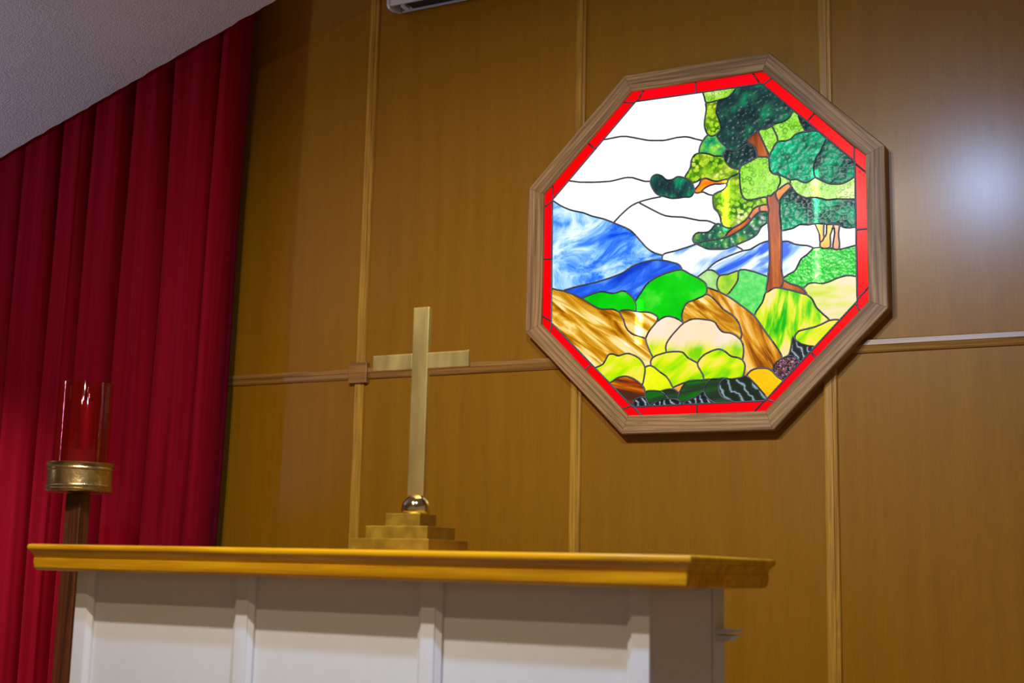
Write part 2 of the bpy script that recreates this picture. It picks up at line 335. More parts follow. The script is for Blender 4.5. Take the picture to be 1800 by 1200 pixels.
for i in range(len(edges)-1):
    a0 = edges[i]+(0.0 if i == 0 else 0.0005); a1 = edges[i+1]-0.0005
    if i == 4: continue
    if i == 3: a1 = -0.50
    if i == 5: a0 = 0.50
    MB().extrude([(u, -v) for u, v in rprof], a0, a1, lambda u, v, a: (a, v, RZ+u)).build('rail', M['rail'], wall)
MB().box(BX[2]-0.043, BX[2]+0.042, -0.024, 0.0, RZ-0.036, RZ+0.045, 0.003).build('corner_block', M['rail'], wall)
# vaulted ceiling: two slopes, their front edge standing off the panelled wall
E0 = (-3.053, 0.5875+ZO); E1 = (-1.596, 1.044+ZO); sl = (E1[1]-E0[1])/(E1[0]-E0[0])
def cz(x): return E0[1]+sl*(x-E0[0])
xr = 0.35; zr = cz(xr)
def slab(x0, z0, x1, z1, y0, y1, th, nm, wob=0):
    n = 150 if wob else 1
    rnd = random.Random(4); v = []; f = []
    for i in range(n+1):
        t = i/n; x = x0+(x1-x0)*t; z = z0+(z1-z0)*t
        d = rnd.uniform(-1, 1)*0.004 if wob else 0
        v += [(x, y0, z), (x, y1+d, z), (x, y1+d, z+th), (x, y0, z+th)]
    for i in range(n):
        for k in range(4): f.append((i*4+k, i*4+(k+1) % 4, i*4+4+(k+1) % 4, i*4+4+k))
    f += [(0, 1, 2, 3), (n*4, n*4+1, n*4+2, n*4+3)]
    return struct(obj(nm, v, f, M['ceiling']))
slab(-4.2, cz(-4.2), xr, zr, -7.5, -0.40, 0.10, 'ceiling', 1)
slab(xr, zr, 3.6, zr-sl*(3.6-xr), -7.5, -0.40, 0.10, 'ceiling')
slab(-4.2, cz(-4.2)+0.75, xr, zr+0.75, -0.50, 0.02, 0.10, 'ceiling')
slab(xr, zr+0.75, 3.6, zr-sl*(3.6-xr)+0.75, -0.50, 0.02, 0.10, 'ceiling')

# ------------------------------------------------------------------ stained glass window
win = thing('stained_glass_window', 'octagonal oak-framed backlit stained glass window showing a tree and blue mountains', 'window', (0, 0, ZO), kind='thing')
T8 = math.tan(math.pi/8)
fprof = [(0.612, 0.0), (0.612, -0.040), (0.587, -0.040), (0.587, -0.0525), (0.5895, -0.055), (0.6470, -0.055), (0.650, -0.052), (0.650, 0.0)]
for k in range(8):
    n = len(fprof)
    v = [(-(a*T8-0.0004), y, a) for a, y in fprof]+[((a*T8-0.0004), y, a) for a, y in fprof]
    f = [(i, (i+1) % n, n+(i+1) % n, n+i) for i in range(n)]+[tuple(range(n))[::-1], tuple(range(n, 2*n))]
    obj('frame_piece', v, f, M['frame'], win, rot=(0, k*math.pi/4, 0))
def octa(a, y): return [(a/math.cos(math.pi/8)*math.cos(math.pi/8+k*math.pi/4), y, a/math.cos(math.pi/8)*math.sin(math.pi/8+k*math.pi/4)) for k in range(8)]
v = octa(0.610, -0.001)+octa(0.610, -0.004)
bk = obj('lamp_box', v, [tuple(range(8)), tuple(range(8, 16))]+[(i, (i+1) % 8, 8+(i+1) % 8, 8+i) for i in range(8)], M['lampbox'], win)
for x, z0, z1 in ((-0.222, -0.33, -0.175), (0.098, 0.045, 0.225), (0.412, -0.17, 0.225)):
    tb = MB().lathe([(0.0001, z0+0.004), (0.006, z0+0.006), (0.006, z1-0.006), (0.0001, z1-0.004)], 12, x, -0.0175).build('light_tube', M['tube'], win, smooth=40)
    MB().lathe([(0.0125, z0), (0.0125, z1)], 20, x, -0.0175).build('added_glow_shell', M['glow_shell'], tb, smooth=80)  # added glow round the tube, for a softer bright strip
PANES = """white:-2204,1759 -2179,1757 -2007,1638 -1381,1261 -1169,1162 -943,1105 -535,1048 78,865 360,829 536,755 666,688 673,672 619,623 512,496 419,428 325,415 208,419 43,441 -56,406 -135,322 -165,232 -142,137 -57,45 -70,30 -346,-41 -813,-141 -1155,-188 -1212,-210 -1264,-250 -1447,-193 -1574,-139 -1688,-74 -1836,38 -1973,181 -2304,574 -2450,726 -2512,777 -2688,884 -3140,1101 -3116,1140 -2890,1347 -2628,1557 -2450,1667
white:145,5504 211,5494 269,5306 299,5165 316,5131 343,5106 318,5049 318,5008 338,4934 338,4810 276,4443 268,4286 289,4172 332,4037 367,3963 413,3907 363,3887 300,3834 216,3721 -74,3826 -258,3905 -398,3945 -511,3959 -759,3964 -1102,3926 -1310,3925 -1815,3998 -2673,4259 -2895,4288 -3514,4256 -3556,4271 -3531,4317 -2335,5522
white:-2900,4287 -2666,4258 -2312,4154 -1931,4027 -1714,3978 -1224,3921 -759,3964 -511,3959 -398,3945 -258,3905 -74,3826 120,3758 188,3727 209,3708 130,3576 100,3499 72,3378 76,3297 63,3286 -17,3277 -94,3246 -164,3165 -221,3036 -243,2839 -273,2755 -467,2460 -629,2519 -720,2530 -782,2515 -886,2462 -955,2448 -1026,2442 -1110,2452 -1194,2505 -1299,2617 -1419,2681 -1512,2707 -1574,2698 -1650,2662 -1710,2588 -1736,2491 -1785,2481 -1935,2499 -2037,2531 -2432,2695 -2615,2724 -2769,2721 -3101,2675 -3338,2660 -4019,2703 -4520,2768 -4887,2854 -4928,2870 -4932,2899 -3613,4234 -3558,4268 -3521,4256 -3424,4258 -3051,4287
white:-2627,2723 -2432,2695 -2037,2531 -1935,2499 -1750,2482 -1709,2307 -1607,2115 -1521,2008 -1442,1951 -1353,1909 -1339,1884 -1372,1866 -1694,1845 -2025,1797 -2139,1773 -2171,1754 -2204,1759 -2363,1707 -2515,1632 -2694,1508 -2890,1347 -3143,1106 -3530,1284 -4001,1439 -4351,1602 -4746,1715 -4928,1786 -5144,1894 -5292,1981 -5555,2170 -5581,2178 -5599,2207 -5598,2225 -5556,2268 -4966,2864 -4941,2873 -4520,2768 -3764,2681 -3338,2660 -3197,2665 -2769,2721
white:150,1873 237,1865 412,1760 586,1703 575,1631 574,1462 595,1325 631,1228 753,1094 803,997 846,874 866,725 913,632 906,613 868,625 797,677 723,684 682,676 468,789 360,829 78,865 -535,1048 -943,1105 -1169,1162 -1331,1236 -1524,1345 -2102,1697 -2153,1730 -2167,1752 -2139,1773 -1924,1814 -1694,1845 -1372,1866 -1329,1888 -1230,1870 -1008,1784 -895,1758 -691,1750 -473,1759 -291,1740 -206,1763 -168,1804 -135,1864 -101,1894 -26,1861 29,1855
white:136,2346 173,2341 175,2323 129,2278 76,2152 -71,2005 -100,2002 -133,2117 -172,2206 -170,2224 27,2281
white:1043,2085 1073,2074 1068,2017 1045,1960 994,1901 895,1842 666,1768 628,1749 587,1707 412,1760 237,1865 175,1866 156,1877 166,1903 240,1972 350,2035 468,2076 645,2105 843,2083
white:2506,564 2523,544 2541,306 2552,35 2551,-77 2542,-94 2407,-110 2236,-161 1907,-325 1835,-340 1662,-350 1645,-347 1604,-298 1561,-264 1438,-189 1398,-153 1399,-137 1439,-121 1869,22 2049,111 2120,160 2163,206 2270,393 2337,453 2436,509
white:4057,343 4123,336 4253,-4 4265,-70 4269,-263 4284,-292 4272,-406 4290,-465 4284,-471 4152,-466 4063,-476 3947,-410 3847,-373 3650,-342 3420,-281 3276,-199 3207,-171 3169,-161 3072,-152 3033,-161 2988,-150 2977,40 2978,204 2987,221 3089,220 3316,250 3411,275 3565,353 3621,369 3902,328
white:4945,203 4966,201 5049,139 5159,101 5289,88 5414,101 5464,92 5479,6 5464,-511 4996,-593 4914,-588 4926,-389 4905,-201 4901,-34
white:4425,300 4492,295 4510,268 4499,-14 4465,-100 4428,-130 4404,-77 4407,130 4416,283
white:4725,167 4752,145 4759,114 4769,-47 4700,-445 4704,-535 4679,-546 4601,-511 4631,-426 4624,-85 4690,83 4706,150
blue:-5588,2174 -5555,2170 -5331,2007 -5160,1903 -4928,1786 -4746,1715 -4351,1602 -4001,1439 -3530,1284 -3353,1209 -2586,825 -2450,726 -2304,574 -1900,99 -1796,4 -1688,-74 -1574,-139 -1268,-255 -1284,-317 -1286,-417 -1305,-424 -1532,-397 -1659,-400 -1880,-422 -2124,-463 -2381,-539 -2695,-721 -2847,-784 -3204,-886 -3723,-1006 -4548,-1116 -5030,-1205 -5092,-1232 -5365,-1172 -5555,-1106 -5566,-1079 -5578,-493 -5600,1818 -5599,2149
bluewhite:-59,38 -1,26 313,-147 427,-186 502,-200 876,-233 1011,-232 1185,-199 1389,-141 1438,-189 1601,-294 1640,-347 1175,-475 898,-570 701,-653 527,-761 387,-880 375,-907 236,-980 -6,-1145 -280,-994 -430,-892 -544,-838 -604,-703 -688,-621 -861,-551 -1121,-467 -1262,-434 -1284,-412 -1284,-317 -1267,-253 -1212,-210 -1155,-188 -813,-141 -236,-16
bluewhite:2513,-95 2548,-99 2557,-130 2564,-739 2513,-1256 2498,-1306 2455,-1297 2009,-1105 1718,-1015 1546,-1001 1483,-1039 1412,-1036 1109,-1122 908,-1127 813,-1151 652,-998 573,-948 521,-929 398,-918 380,-908 387,-880 571,-728 701,-653 898,-570 1417,-404 1643,-349 1835,-340 1907,-325 2236,-161 2402,-111
bluewhite:3067,-153 3175,-162 3233,-180 3396,-271 3471,-299 3650,-342 3847,-373 4010,-442 4048,-464 4055,-482 3845,-672 3642,-805 3613,-845 3464,-1139 3403,-1208 3177,-1313 3030,-1407 3013,-1375 2983,-1236 2971,-1106 2981,-182 2994,-158
bluedeep:-1544,-399 -1285,-421 -751,-589 -667,-637 -607,-698 -569,-766 -555,-824 -567,-831 -699,-821 -769,-829 -1138,-901 -1371,-970 -1512,-1027 -1717,-1132 -1778,-1171 -1909,-1294 -2083,-1541 -2206,-1693 -2260,-1800 -2281,-1819 -2306,-1804 -2372,-1697 -2539,-1535 -2638,-1456 -2730,-1414 -2838,-1412 -2991,-1455 -3115,-1473 -3209,-1466 -3527,-1381 -3659,-1378 -3784,-1396 -3937,-1435 -4256,-1529 -4346,-1575 -4561,-1458 -4803,-1350 -5050,-1257 -5073,-1234 -5070,-1221 -5036,-1206 -4713,-1145 -4399,-1093 -3834,-1025 -3306,-913 -2898,-801 -2731,-739 -2431,-562 -2273,-500 -2052,-449 -1880,-422
greentex:5422,-513 5461,-517 5469,-535 5469,-1428 5467,-1535 5453,-1550 5271,-1506 5154,-1497 5068,-1503 4814,-1560 4540,-1662 4346,-1699 4247,-1691 4077,-1653 3957,-1650 3901,-1660 3831,-1693 3692,-1825 3559,-1736 3472,-1696 3251,-1618 3106,-1520 3027,-1484 3027,-1411 3076,-1372 3209,-1296 3361,-1233 3429,-1185 3464,-1139 3613,-845 3642,-805 3845,-672 4058,-479 4152,-466 4290,-472 4336,-500 4397,-520 4504,-530 4592,-512 4698,-548 4767,-585 4828,-598 4904,-586 4953,-596 4996,-593
pale:5143,-1498 5277,-1507 5465,-1556 5461,-2139 5470,-2303 5461,-2375 4884,-2957 4818,-2936 4719,-2929 4553,-2947 4492,-2862 4341,-2723 4156,-2526 4098,-2436 4015,-2243 3978,-2183 3932,-2132 3810,-2030 3810,-2005 3785,-1952 3696,-1824 3827,-1696 3906,-1659 4001,-1647 4082,-1654 4252,-1692 4384,-1696 4590,-1647 4814,-1560 4968,-1520
trunk:3027,-1495 3081,-1506 3251,-1618 3496,-1706 3635,-1781 3739,-1881 3785,-1952 3810,-2020 3780,-2026 3380,-1875 2933,-1742 2927,-1726 2949,-1704 2989,-1630
palegreen:366,-911 521,-929 573,-948 652,-998 810,-1153 781,-1184 747,-1248 724,-1324 710,-1435 724,-1555 752,-1621 788,-1674 788,-1696 757,-1696 443,-1555 352,-1524 320,-1420 277,-1346 218,-1292 10,-1151 10,-1136 161,-1028
lime2:1434,-1033 1465,-1034 1482,-1050 1472,-1094 1463,-1289 1448,-1352 1374,-1491 1169,-1749 1053,-1856 860,-1748 793,-1697 782,-1661 732,-1580 710,-1475 724,-1324 747,-1248 784,-1181 853,-1136 1109,-1122
greensoft:1541,-1002 1725,-1016 1864,-1054 2009,-1105 2505,-1317 2485,-1495 2445,-1720 2444,-1797 2454,-1829 2412,-1875 2386,-1925 2336,-2100 2294,-2199 2073,-2499 2009,-2614 1780,-2408 1297,-2028 1060,-1857 1232,-1678 1394,-1460 1448,-1352 1463,-1289 1481,-1043
yelgreen:2765,-1720 2923,-1733 2964,-1752 3380,-1875 3810,-2031 3932,-2132 3978,-2183 4015,-2243 4098,-2436 4156,-2526 4341,-2723 4492,-2862 4551,-2943 4260,-3068 4071,-3131 3631,-3208 3569,-3225 3508,-3255 3434,-3331 3408,-3374 3388,-3442 3374,-3445 3337,-3427 3318,-3451 3254,-3800 3213,-3949 3167,-4035 2969,-4115 2947,-4112 2945,-4051 2918,-3969 2830,-3818 2652,-3546 2426,-3234 2184,-2849 2011,-2622 2073,-2499 2294,-2199 2336,-2100 2386,-1925 2425,-1857 2452,-1833 2488,-1839 2533,-1822 2635,-1756 2700,-1728
lime3:4709,-2930 4849,-2944 4873,-2964 4859,-2986 4055,-3793 4001,-3773 3832,-3750 3607,-3673 3466,-3580 3415,-3526 3388,-3476 3381,-3453 3408,-3374 3447,-3312 3508,-3255 3569,-3225 4029,-3143 4260,-3068 4503,-2961 4564,-2944
blackswirl:3337,-3427 3377,-3448 3413,-3522 3466,-3580 3607,-3673 3832,-3750 4001,-3773 4037,-3783 4049,-3796 4008,-3850 3590,-4271 3370,-4088 3277,-4049 3188,-4044 3170,-4031 3199,-3980 3227,-3900 3288,-3650 3310,-3474
purple:3164,-4039 3277,-4049 3370,-4088 3562,-4245 3584,-4273 3156,-4714 3000,-4863 2770,-4703 2662,-4578 2645,-4537 2653,-4411 2694,-4319 2801,-4207 2946,-4116 2974,-4114
brown2:359,-1530 443,-1555 757,-1696 802,-1702 860,-1748 1137,-1911 1344,-2064 1843,-2460 2006,-2614 2110,-2744 2471,-3301 2652,-3546 2830,-3818 2918,-3969 2938,-4025 2939,-4122 2801,-4207 2694,-4319 2653,-4411 2651,-4518 2642,-4535 2614,-4528 2502,-4450 2432,-4426 2381,-4417 2102,-4410 1999,-4432 1882,-4484 1792,-4566 1738,-4653 1634,-4652 1630,-4631 1683,-4408 1690,-4301 1669,-4218 1594,-4090 1606,-4077 1633,-3950 1641,-3719 1629,-3628 1601,-3531 1527,-3394 1543,-3381 1565,-3313 1572,-3204 1533,-2994 1486,-2856 1401,-2708 1259,-2551 921,-2316 717,-2068 541,-1883 422,-1792 318,-1754 349,-1659 350,-1547
brown:311,-1758 408,-1785 541,-1883 717,-2068 921,-2316 1255,-2548 1401,-2708 1486,-2856 1553,-3073 1572,-3262 1558,-3339 1536,-3387 1514,-3386 1384,-3266 1258,-3193 1154,-3153 981,-3129 909,-3103 865,-3071 771,-2968 654,-2773 603,-2734 483,-2679 55,-2598 -88,-2589 -198,-2602 -285,-2624 -496,-2712 -520,-2691 -563,-2504 -557,-2399 -507,-2231 -452,-2108 -407,-2047 -314,-1985 -50,-1913 142,-1847 211,-1819
vivid:-628,-822 -555,-828 -471,-868 -280,-994 6,-1149 157,-1247 249,-1318 300,-1378 356,-1533 349,-1659 310,-1757 211,-1819 142,-1847 -50,-1913 -327,-1990 -373,-2017 -431,-2076 -507,-2231 -557,-2399 -563,-2504 -525,-2641 -531,-2663 -561,-2655 -656,-2587 -816,-2503 -1002,-2442 -1099,-2436 -1202,-2457 -1314,-2504 -1431,-2579 -1457,-2579 -1464,-2553 -1444,-2506 -1443,-2466 -1460,-2427 -1495,-2384 -1616,-2309 -1713,-2267 -1820,-2240 -2112,-2213 -2242,-2185 -2253,-2113 -2249,-2021 -2284,-1823 -2260,-1800 -2206,-1693 -2083,-1541 -1909,-1294 -1778,-1171 -1512,-1027 -1216,-922 -824,-837
vivid:-2807,-1409 -2730,-1414 -2638,-1456 -2466,-1602 -2347,-1730 -2281,-1830 -2278,-1889 -2257,-1966 -2248,-2163 -2270,-2181 -2543,-2109 -2709,-2097 -2837,-2111 -2877,-2132 -2896,-2165 -3023,-2091 -3145,-2047 -3196,-2036 -3496,-2023 -3629,-1999 -3708,-1971 -3827,-1908 -4307,-1604 -4331,-1577 -4322,-1559 -4167,-1501 -3878,-1419 -3659,-1378 -3527,-1381 -3209,-1466 -3115,-1473
brown:-5555,-1111 -5365,-1172 -5127,-1230 -5078,-1231 -5050,-1257 -4667,-1409 -4334,-1579 -3864,-1885 -3708,-1971 -3592,-2009 -3503,-2022 -3196,-2036 -3145,-2047 -3023,-2091 -2887,-2172 -2730,-2431 -2650,-2703 -2560,-2841 -2433,-2953 -2339,-3006 -2140,-3080 -1992,-3124 -1887,-3172 -1862,-3311 -1817,-3433 -1702,-3693 -1608,-3848 -1659,-3906 -1695,-3982 -1702,-4054 -1684,-4117 -1690,-4132 -1793,-4137 -1904,-4182 -2009,-3981 -2133,-3851 -2288,-3753 -2465,-3681 -2537,-3664 -2615,-3660 -2895,-3726 -2967,-3715 -3113,-3654 -3222,-3648 -3284,-3667 -3306,-3686 -3432,-3905 -3499,-3994 -3627,-4051 -3793,-4106 -3816,-4100 -5553,-2382 -5570,-1255
brown:-2721,-2099 -2543,-2109 -2283,-2180 -2255,-2177 -2204,-2199 -1905,-2227 -1770,-2250 -1687,-2277 -1573,-2332 -1491,-2388 -1463,-2423 -1443,-2466 -1444,-2506 -1464,-2553 -1460,-2584 -1714,-2860 -1805,-2989 -1880,-3147 -1904,-3159 -2339,-3006 -2433,-2953 -2560,-2841 -2650,-2703 -2730,-2431 -2865,-2221 -2888,-2167 -2866,-2123 -2810,-2104
peach:-1104,-2437 -953,-2452 -816,-2503 -656,-2587 -531,-2668 -497,-2719 -606,-2805 -855,-3049 -976,-3185 -1073,-3319 -1115,-3396 -1137,-3473 -1144,-3545 -1121,-3701 -1470,-3782 -1605,-3846 -1681,-3734 -1802,-3467 -1862,-3311 -1896,-3157 -1880,-3147 -1805,-2989 -1714,-2860 -1480,-2603 -1314,-2504 -1202,-2457
peach:-93,-2590 55,-2598 422,-2662 549,-2705 654,-2773 771,-2968 865,-3071 909,-3103 981,-3129 1114,-3144 1225,-3178 1318,-3223 1441,-3311 1526,-3394 1562,-3451 1601,-3531 1629,-3628 1642,-3725 1641,-3880 1604,-4081 1569,-4080 1428,-4011 1284,-3983 1212,-3958 1146,-3916 1003,-3789 896,-3725 804,-3692 704,-3693 544,-3732 301,-3830 229,-3875 128,-3961 57,-4046 12,-4124 -312,-3944 -364,-3899 -484,-3758 -536,-3726 -645,-3699 -866,-3687 -1113,-3697 -1137,-3618 -1144,-3545 -1115,-3396 -1052,-3287 -897,-3093 -606,-2805 -492,-2711 -285,-2624 -198,-2602
lime3:-877,-3688 -651,-3698 -536,-3726 -484,-3758 -364,-3899 -312,-3944 9,-4125 18,-4135 21,-4212 50,-4283 174,-4482 215,-4568 241,-4708 149,-4719 -108,-4715 -306,-4733 -432,-4784 -477,-4784 -516,-4797 -777,-4891 -857,-4929 -878,-4925 -1003,-4697 -1090,-4571 -1146,-4516 -1341,-4381 -1542,-4210 -1683,-4137 -1703,-4014 -1680,-3938 -1635,-3876 -1589,-3836 -1505,-3794 -1255,-3726 -1115,-3700
lime3:739,-3690 837,-3701 923,-3739 1003,-3789 1146,-3916 1212,-3958 1284,-3983 1428,-4011 1506,-4042 1595,-4095 1669,-4218 1691,-4307 1676,-4447 1630,-4631 1635,-4657 1624,-4671 1576,-4692 1491,-4707 1226,-4734 1108,-4729 1054,-4702 968,-4697 908,-4682 734,-4706 594,-4701 466,-4714 426,-4699 249,-4713 201,-4535 29,-4236 14,-4172 16,-4122 87,-4004 168,-3924 260,-3854 335,-3812 477,-3754 650,-3703
yellow:-1770,-4133 -1688,-4135 -1584,-4182 -1341,-4381 -1146,-4516 -1087,-4575 -1003,-4697 -915,-4868 -865,-4939 -865,-4981 -883,-4989 -1021,-4984 -1111,-4993 -1268,-5028 -1306,-5051 -1536,-5016 -1704,-5009 -1788,-5012 -1873,-5041 -1891,-5038 -1925,-4916 -2007,-4804 -1967,-4706 -1905,-4370 -1906,-4191 -1855,-4155
lime3:-2620,-3661 -2537,-3664 -2465,-3681 -2259,-3768 -2133,-3851 -2033,-3949 -1980,-4023 -1906,-4184 -1899,-4298 -1967,-4706 -2003,-4796 -2020,-4795 -2138,-4694 -2316,-4573 -2459,-4507 -2615,-4465 -2758,-4465 -2899,-4494 -2978,-4524 -3155,-4640 -3244,-4669 -3797,-4124 -3804,-4108 -3576,-4034 -3499,-3994 -3432,-3905 -3320,-3705 -3289,-3669 -3256,-3655 -3222,-3648 -3113,-3654 -2967,-3715 -2895,-3726
amber:2143,-4407 2387,-4417 2502,-4450 2642,-4540 2725,-4657 2802,-4730 2998,-4865 2441,-5432 2362,-5322 2073,-4974 1821,-4715 1741,-4655 1750,-4625 1789,-4570 1882,-4484 1999,-4432
redbrown:-2713,-4462 -2608,-4465 -2508,-4490 -2316,-4573 -2195,-4652 -2010,-4800 -1939,-4889 -1916,-4941 -1907,-5000 -1887,-5048 -1893,-5133 -1873,-5244 -1890,-5250 -1942,-5218 -2040,-5214 -2165,-5244 -2242,-5281 -2306,-5338 -2345,-5472 -2380,-5517 -2394,-5514 -2559,-5355 -3175,-4743 -3229,-4677 -3229,-4668 -3155,-4640 -3043,-4561 -2935,-4506 -2851,-4481
blackswirl:-2045,-5216 -1942,-5218 -1876,-5258 -1738,-5524 -1738,-5539 -1848,-5551 -2292,-5555 -2358,-5548 -2382,-5521 -2345,-5472 -2320,-5364 -2284,-5313 -2165,-5244
darkgreen:-1716,-5010 -1543,-5015 -1306,-5051 -1282,-5083 -1178,-5146 -1115,-5208 -1043,-5308 -1069,-5322 -1248,-5336 -1434,-5383 -1629,-5468 -1691,-5506 -1703,-5534 -1733,-5539 -1876,-5257 -1872,-5214 -1892,-5140 -1893,-5087 -1884,-5044 -1856,-5031 -1788,-5012
darkgreen:-874,-4985 -823,-5000 -681,-5106 -637,-5125 -682,-5272 -689,-5343 -704,-5360 -834,-5332 -1031,-5315 -1115,-5208 -1178,-5146 -1298,-5064 -1291,-5038 -1173,-5004 -1027,-4984
orange:-482,-4785 -446,-4787 -445,-4809 -550,-4952 -637,-5115 -681,-5106 -761,-5042 -859,-4981 -866,-4933 -846,-4921
blackswirl:-1045,-5312 -834,-5332 -698,-5358 -673,-5387 -609,-5413 -543,-5464 -475,-5499 -470,-5520 -485,-5531 -524,-5538 -1547,-5548 -1680,-5543 -1698,-5534 -1691,-5506 -1664,-5487 -1434,-5383 -1248,-5336 -1069,-5322
darkgreen:414,-4701 451,-4709 457,-4725 370,-4799 313,-4878 257,-4997 248,-5104 158,-5144 38,-5239 -124,-5317 -372,-5416 -430,-5449 -471,-5499 -543,-5464 -609,-5413 -680,-5381 -695,-5356 -689,-5311 -639,-5118 -550,-4952 -445,-4809 -441,-4788 -421,-4775 -306,-4733 -176,-4719 149,-4719
blackswirl:218,-5114 247,-5115 306,-5255 356,-5326 453,-5416 583,-5483 596,-5511 565,-5525 478,-5528 -381,-5537 -449,-5534 -467,-5525 -467,-5497 -426,-5446 -311,-5385 -2,-5263 158,-5144
darkgreen:897,-4683 941,-4684 972,-4702 952,-4727 910,-4742 866,-4775 783,-4898 761,-4973 760,-5069 788,-5184 851,-5286 954,-5377 1072,-5427 1228,-5468 1260,-5497 1228,-5515 1183,-5522 759,-5526 606,-5513 583,-5483 487,-5436 423,-5393 333,-5295 272,-5189 246,-5111 257,-4997 313,-4878 367,-4802 466,-4714 594,-4701 734,-4706
blackswirl2:1691,-4648 1739,-4657 1821,-4715 2073,-4974 2362,-5322 2440,-5436 2373,-5503 2287,-5511 1460,-5519 1289,-5506 1228,-5468 1007,-5404 934,-5363 851,-5286 815,-5236 774,-5140 760,-5075 760,-4979 783,-4898 809,-4847 879,-4763 952,-4727 982,-4698 1054,-4702 1108,-4729 1226,-4734 1550,-4697 1638,-4659
ringlime:5461,1823 5477,1798 5479,1546 5476,1069 5462,1052 5308,1055 4858,1117 4612,1112 4512,1123 4329,1194 4151,1246 3999,1263 3870,1258 3813,1271 3642,1357 3572,1404 3498,1474 3419,1572 3357,1694 3323,1715 3300,1780 3277,1811 3294,1824 3309,1867 3304,1933 3318,1945 3448,1949 3524,1940 3758,1804 3819,1789 3876,1797 3973,1832 4069,1880 4113,1916 4149,1927 4566,1683 4716,1640 4961,1612 5062,1620 5211,1669 5381,1753
trunk2:4745,262 4874,244 4947,210 4930,155 4901,-34 4900,-130 4926,-389 4923,-529 4907,-583 4834,-598 4767,-585 4700,-546 4700,-445 4769,-47 4759,114 4752,145 4730,176 4731,252
orange2:4519,284 4710,265 4730,246 4729,176 4706,150 4690,83 4625,-79 4622,-200 4633,-304 4622,-468 4600,-508 4541,-526 4397,-520 4336,-500 4292,-470 4273,-412 4274,-335 4285,-296 4336,-274 4381,-233 4424,-132 4449,-121 4484,-63 4499,-14 4510,268
orange2:4134,342 4296,328 4397,311 4420,295 4404,-77 4421,-142 4381,-233 4339,-272 4299,-292 4279,-285 4269,-263 4265,-70 4253,-4 4172,222 4127,315
emslate:3329,1704 3357,1694 3421,1568 3498,1474 3572,1404 3725,1308 3845,1261 4005,1263 4151,1246 4329,1194 4512,1123 4612,1112 4858,1117 5177,1070 5467,1049 5475,1031 5476,799 5467,104 5295,88 5159,101 5049,139 4928,224 4874,244 4793,259 4750,263 4729,255 4699,268 4511,282 4492,295 4418,299 4397,311 4296,328 4144,343 3902,328 3621,369 3565,353 3411,275 3316,250 3089,220 2981,226 2973,244 2967,414 2926,833 2935,1095 2923,1182 2899,1251 2936,1283 2973,1354 3049,1442
slate:2323,5489 2353,5484 2436,5400 3407,4416 3459,4362 3468,4335 3407,4318 3332,4175 3233,4095 3143,4044 3066,4019 2790,3980 2733,3958 2706,3915 2670,3922 2519,3852 2461,3845 2308,3858 2263,3849 2236,3825 2218,3771 2174,3788 2095,3756 1949,3657 1844,3559 1829,3516 1863,3414 1825,3389 1762,3379 1715,3358 1588,3263 1488,3234 1332,3219 1130,3274 1109,3324 846,3621 754,3754 716,3837 677,3872 796,3957 833,4004 863,4081 863,4211 850,4268 707,4661 707,4778 758,5108 791,5126 929,5134 1079,5162 1161,5199 1324,5337 1396,5426 1412,5484 1428,5493
mixgreen:416,3904 511,3853 586,3850 663,3873 709,3845 768,3731 846,3621 1112,3320 1125,3282 1062,3272 1020,3236 991,3173 967,3056 894,3076 675,3104 606,3126 472,3195 363,3238 176,3283 81,3291 72,3317 79,3419 116,3543 165,3640 208,3718 300,3834 367,3890
ringdark:710,5115 749,5111 760,5091 707,4778 707,4661 850,4268 863,4211 863,4074 820,3985 730,3908 674,3874 612,3855 559,3847 511,3853 436,3892 367,3963 332,4037 289,4172 268,4279 276,4443 338,4817 338,4934 318,5008 318,5055 346,5100 409,5085 513,5084
ringlime:1373,5495 1403,5490 1411,5464 1396,5426 1324,5337 1165,5201 1079,5162 929,5134 791,5126 756,5111 715,5116 575,5089 471,5083 388,5088 348,5102 316,5131 299,5165 269,5306 214,5476 221,5502
slate:1863,3414 1913,3400 2000,3342 2080,3237 2127,3104 2157,2881 2068,2847 1956,2784 1602,2654 1561,2599 1536,2511 1450,2559 1277,2610 1185,2672 1053,2834 1024,2904 1008,2978 965,3049 991,3173 1023,3239 1062,3272 1121,3279 1325,3220 1493,3235 1609,3274 1735,3369 1812,3384
lime:2670,3922 2694,3921 2712,3903 2729,3844 2842,3589 2869,3520 2888,3384 2906,3341 2850,3319 2796,3273 2610,2919 2586,2913 2561,2951 2221,3768 2236,3825 2263,3849 2308,3858 2494,3847 2559,3867
lime:3453,4332 3501,4312 3617,4188 3612,4151 3701,3880 3849,3582 3848,3567 3695,3564 3560,3541 3469,3499 3345,3379 3247,3346 3137,3331 3013,3347 2909,3343 2888,3384 2867,3525 2729,3844 2709,3912 2723,3949 2790,3980 3066,4019 3143,4044 3233,4095 3332,4175 3393,4300 3426,4329
slate:3621,4181 3646,4175 4239,3573 4248,3546 4225,3540 4103,3563 3902,3551 3856,3562 3701,3880 3612,4151
trunk:2169,3787 2211,3774 2224,3759 2561,2951 2592,2905 2584,2839 2569,2803 2485,2851 2226,2890 2164,2889 2140,2969 2121,3132 2080,3237 2004,3338 1946,3383 1870,3417 1850,3453 1829,3522 1861,3581 1949,3657 2091,3754
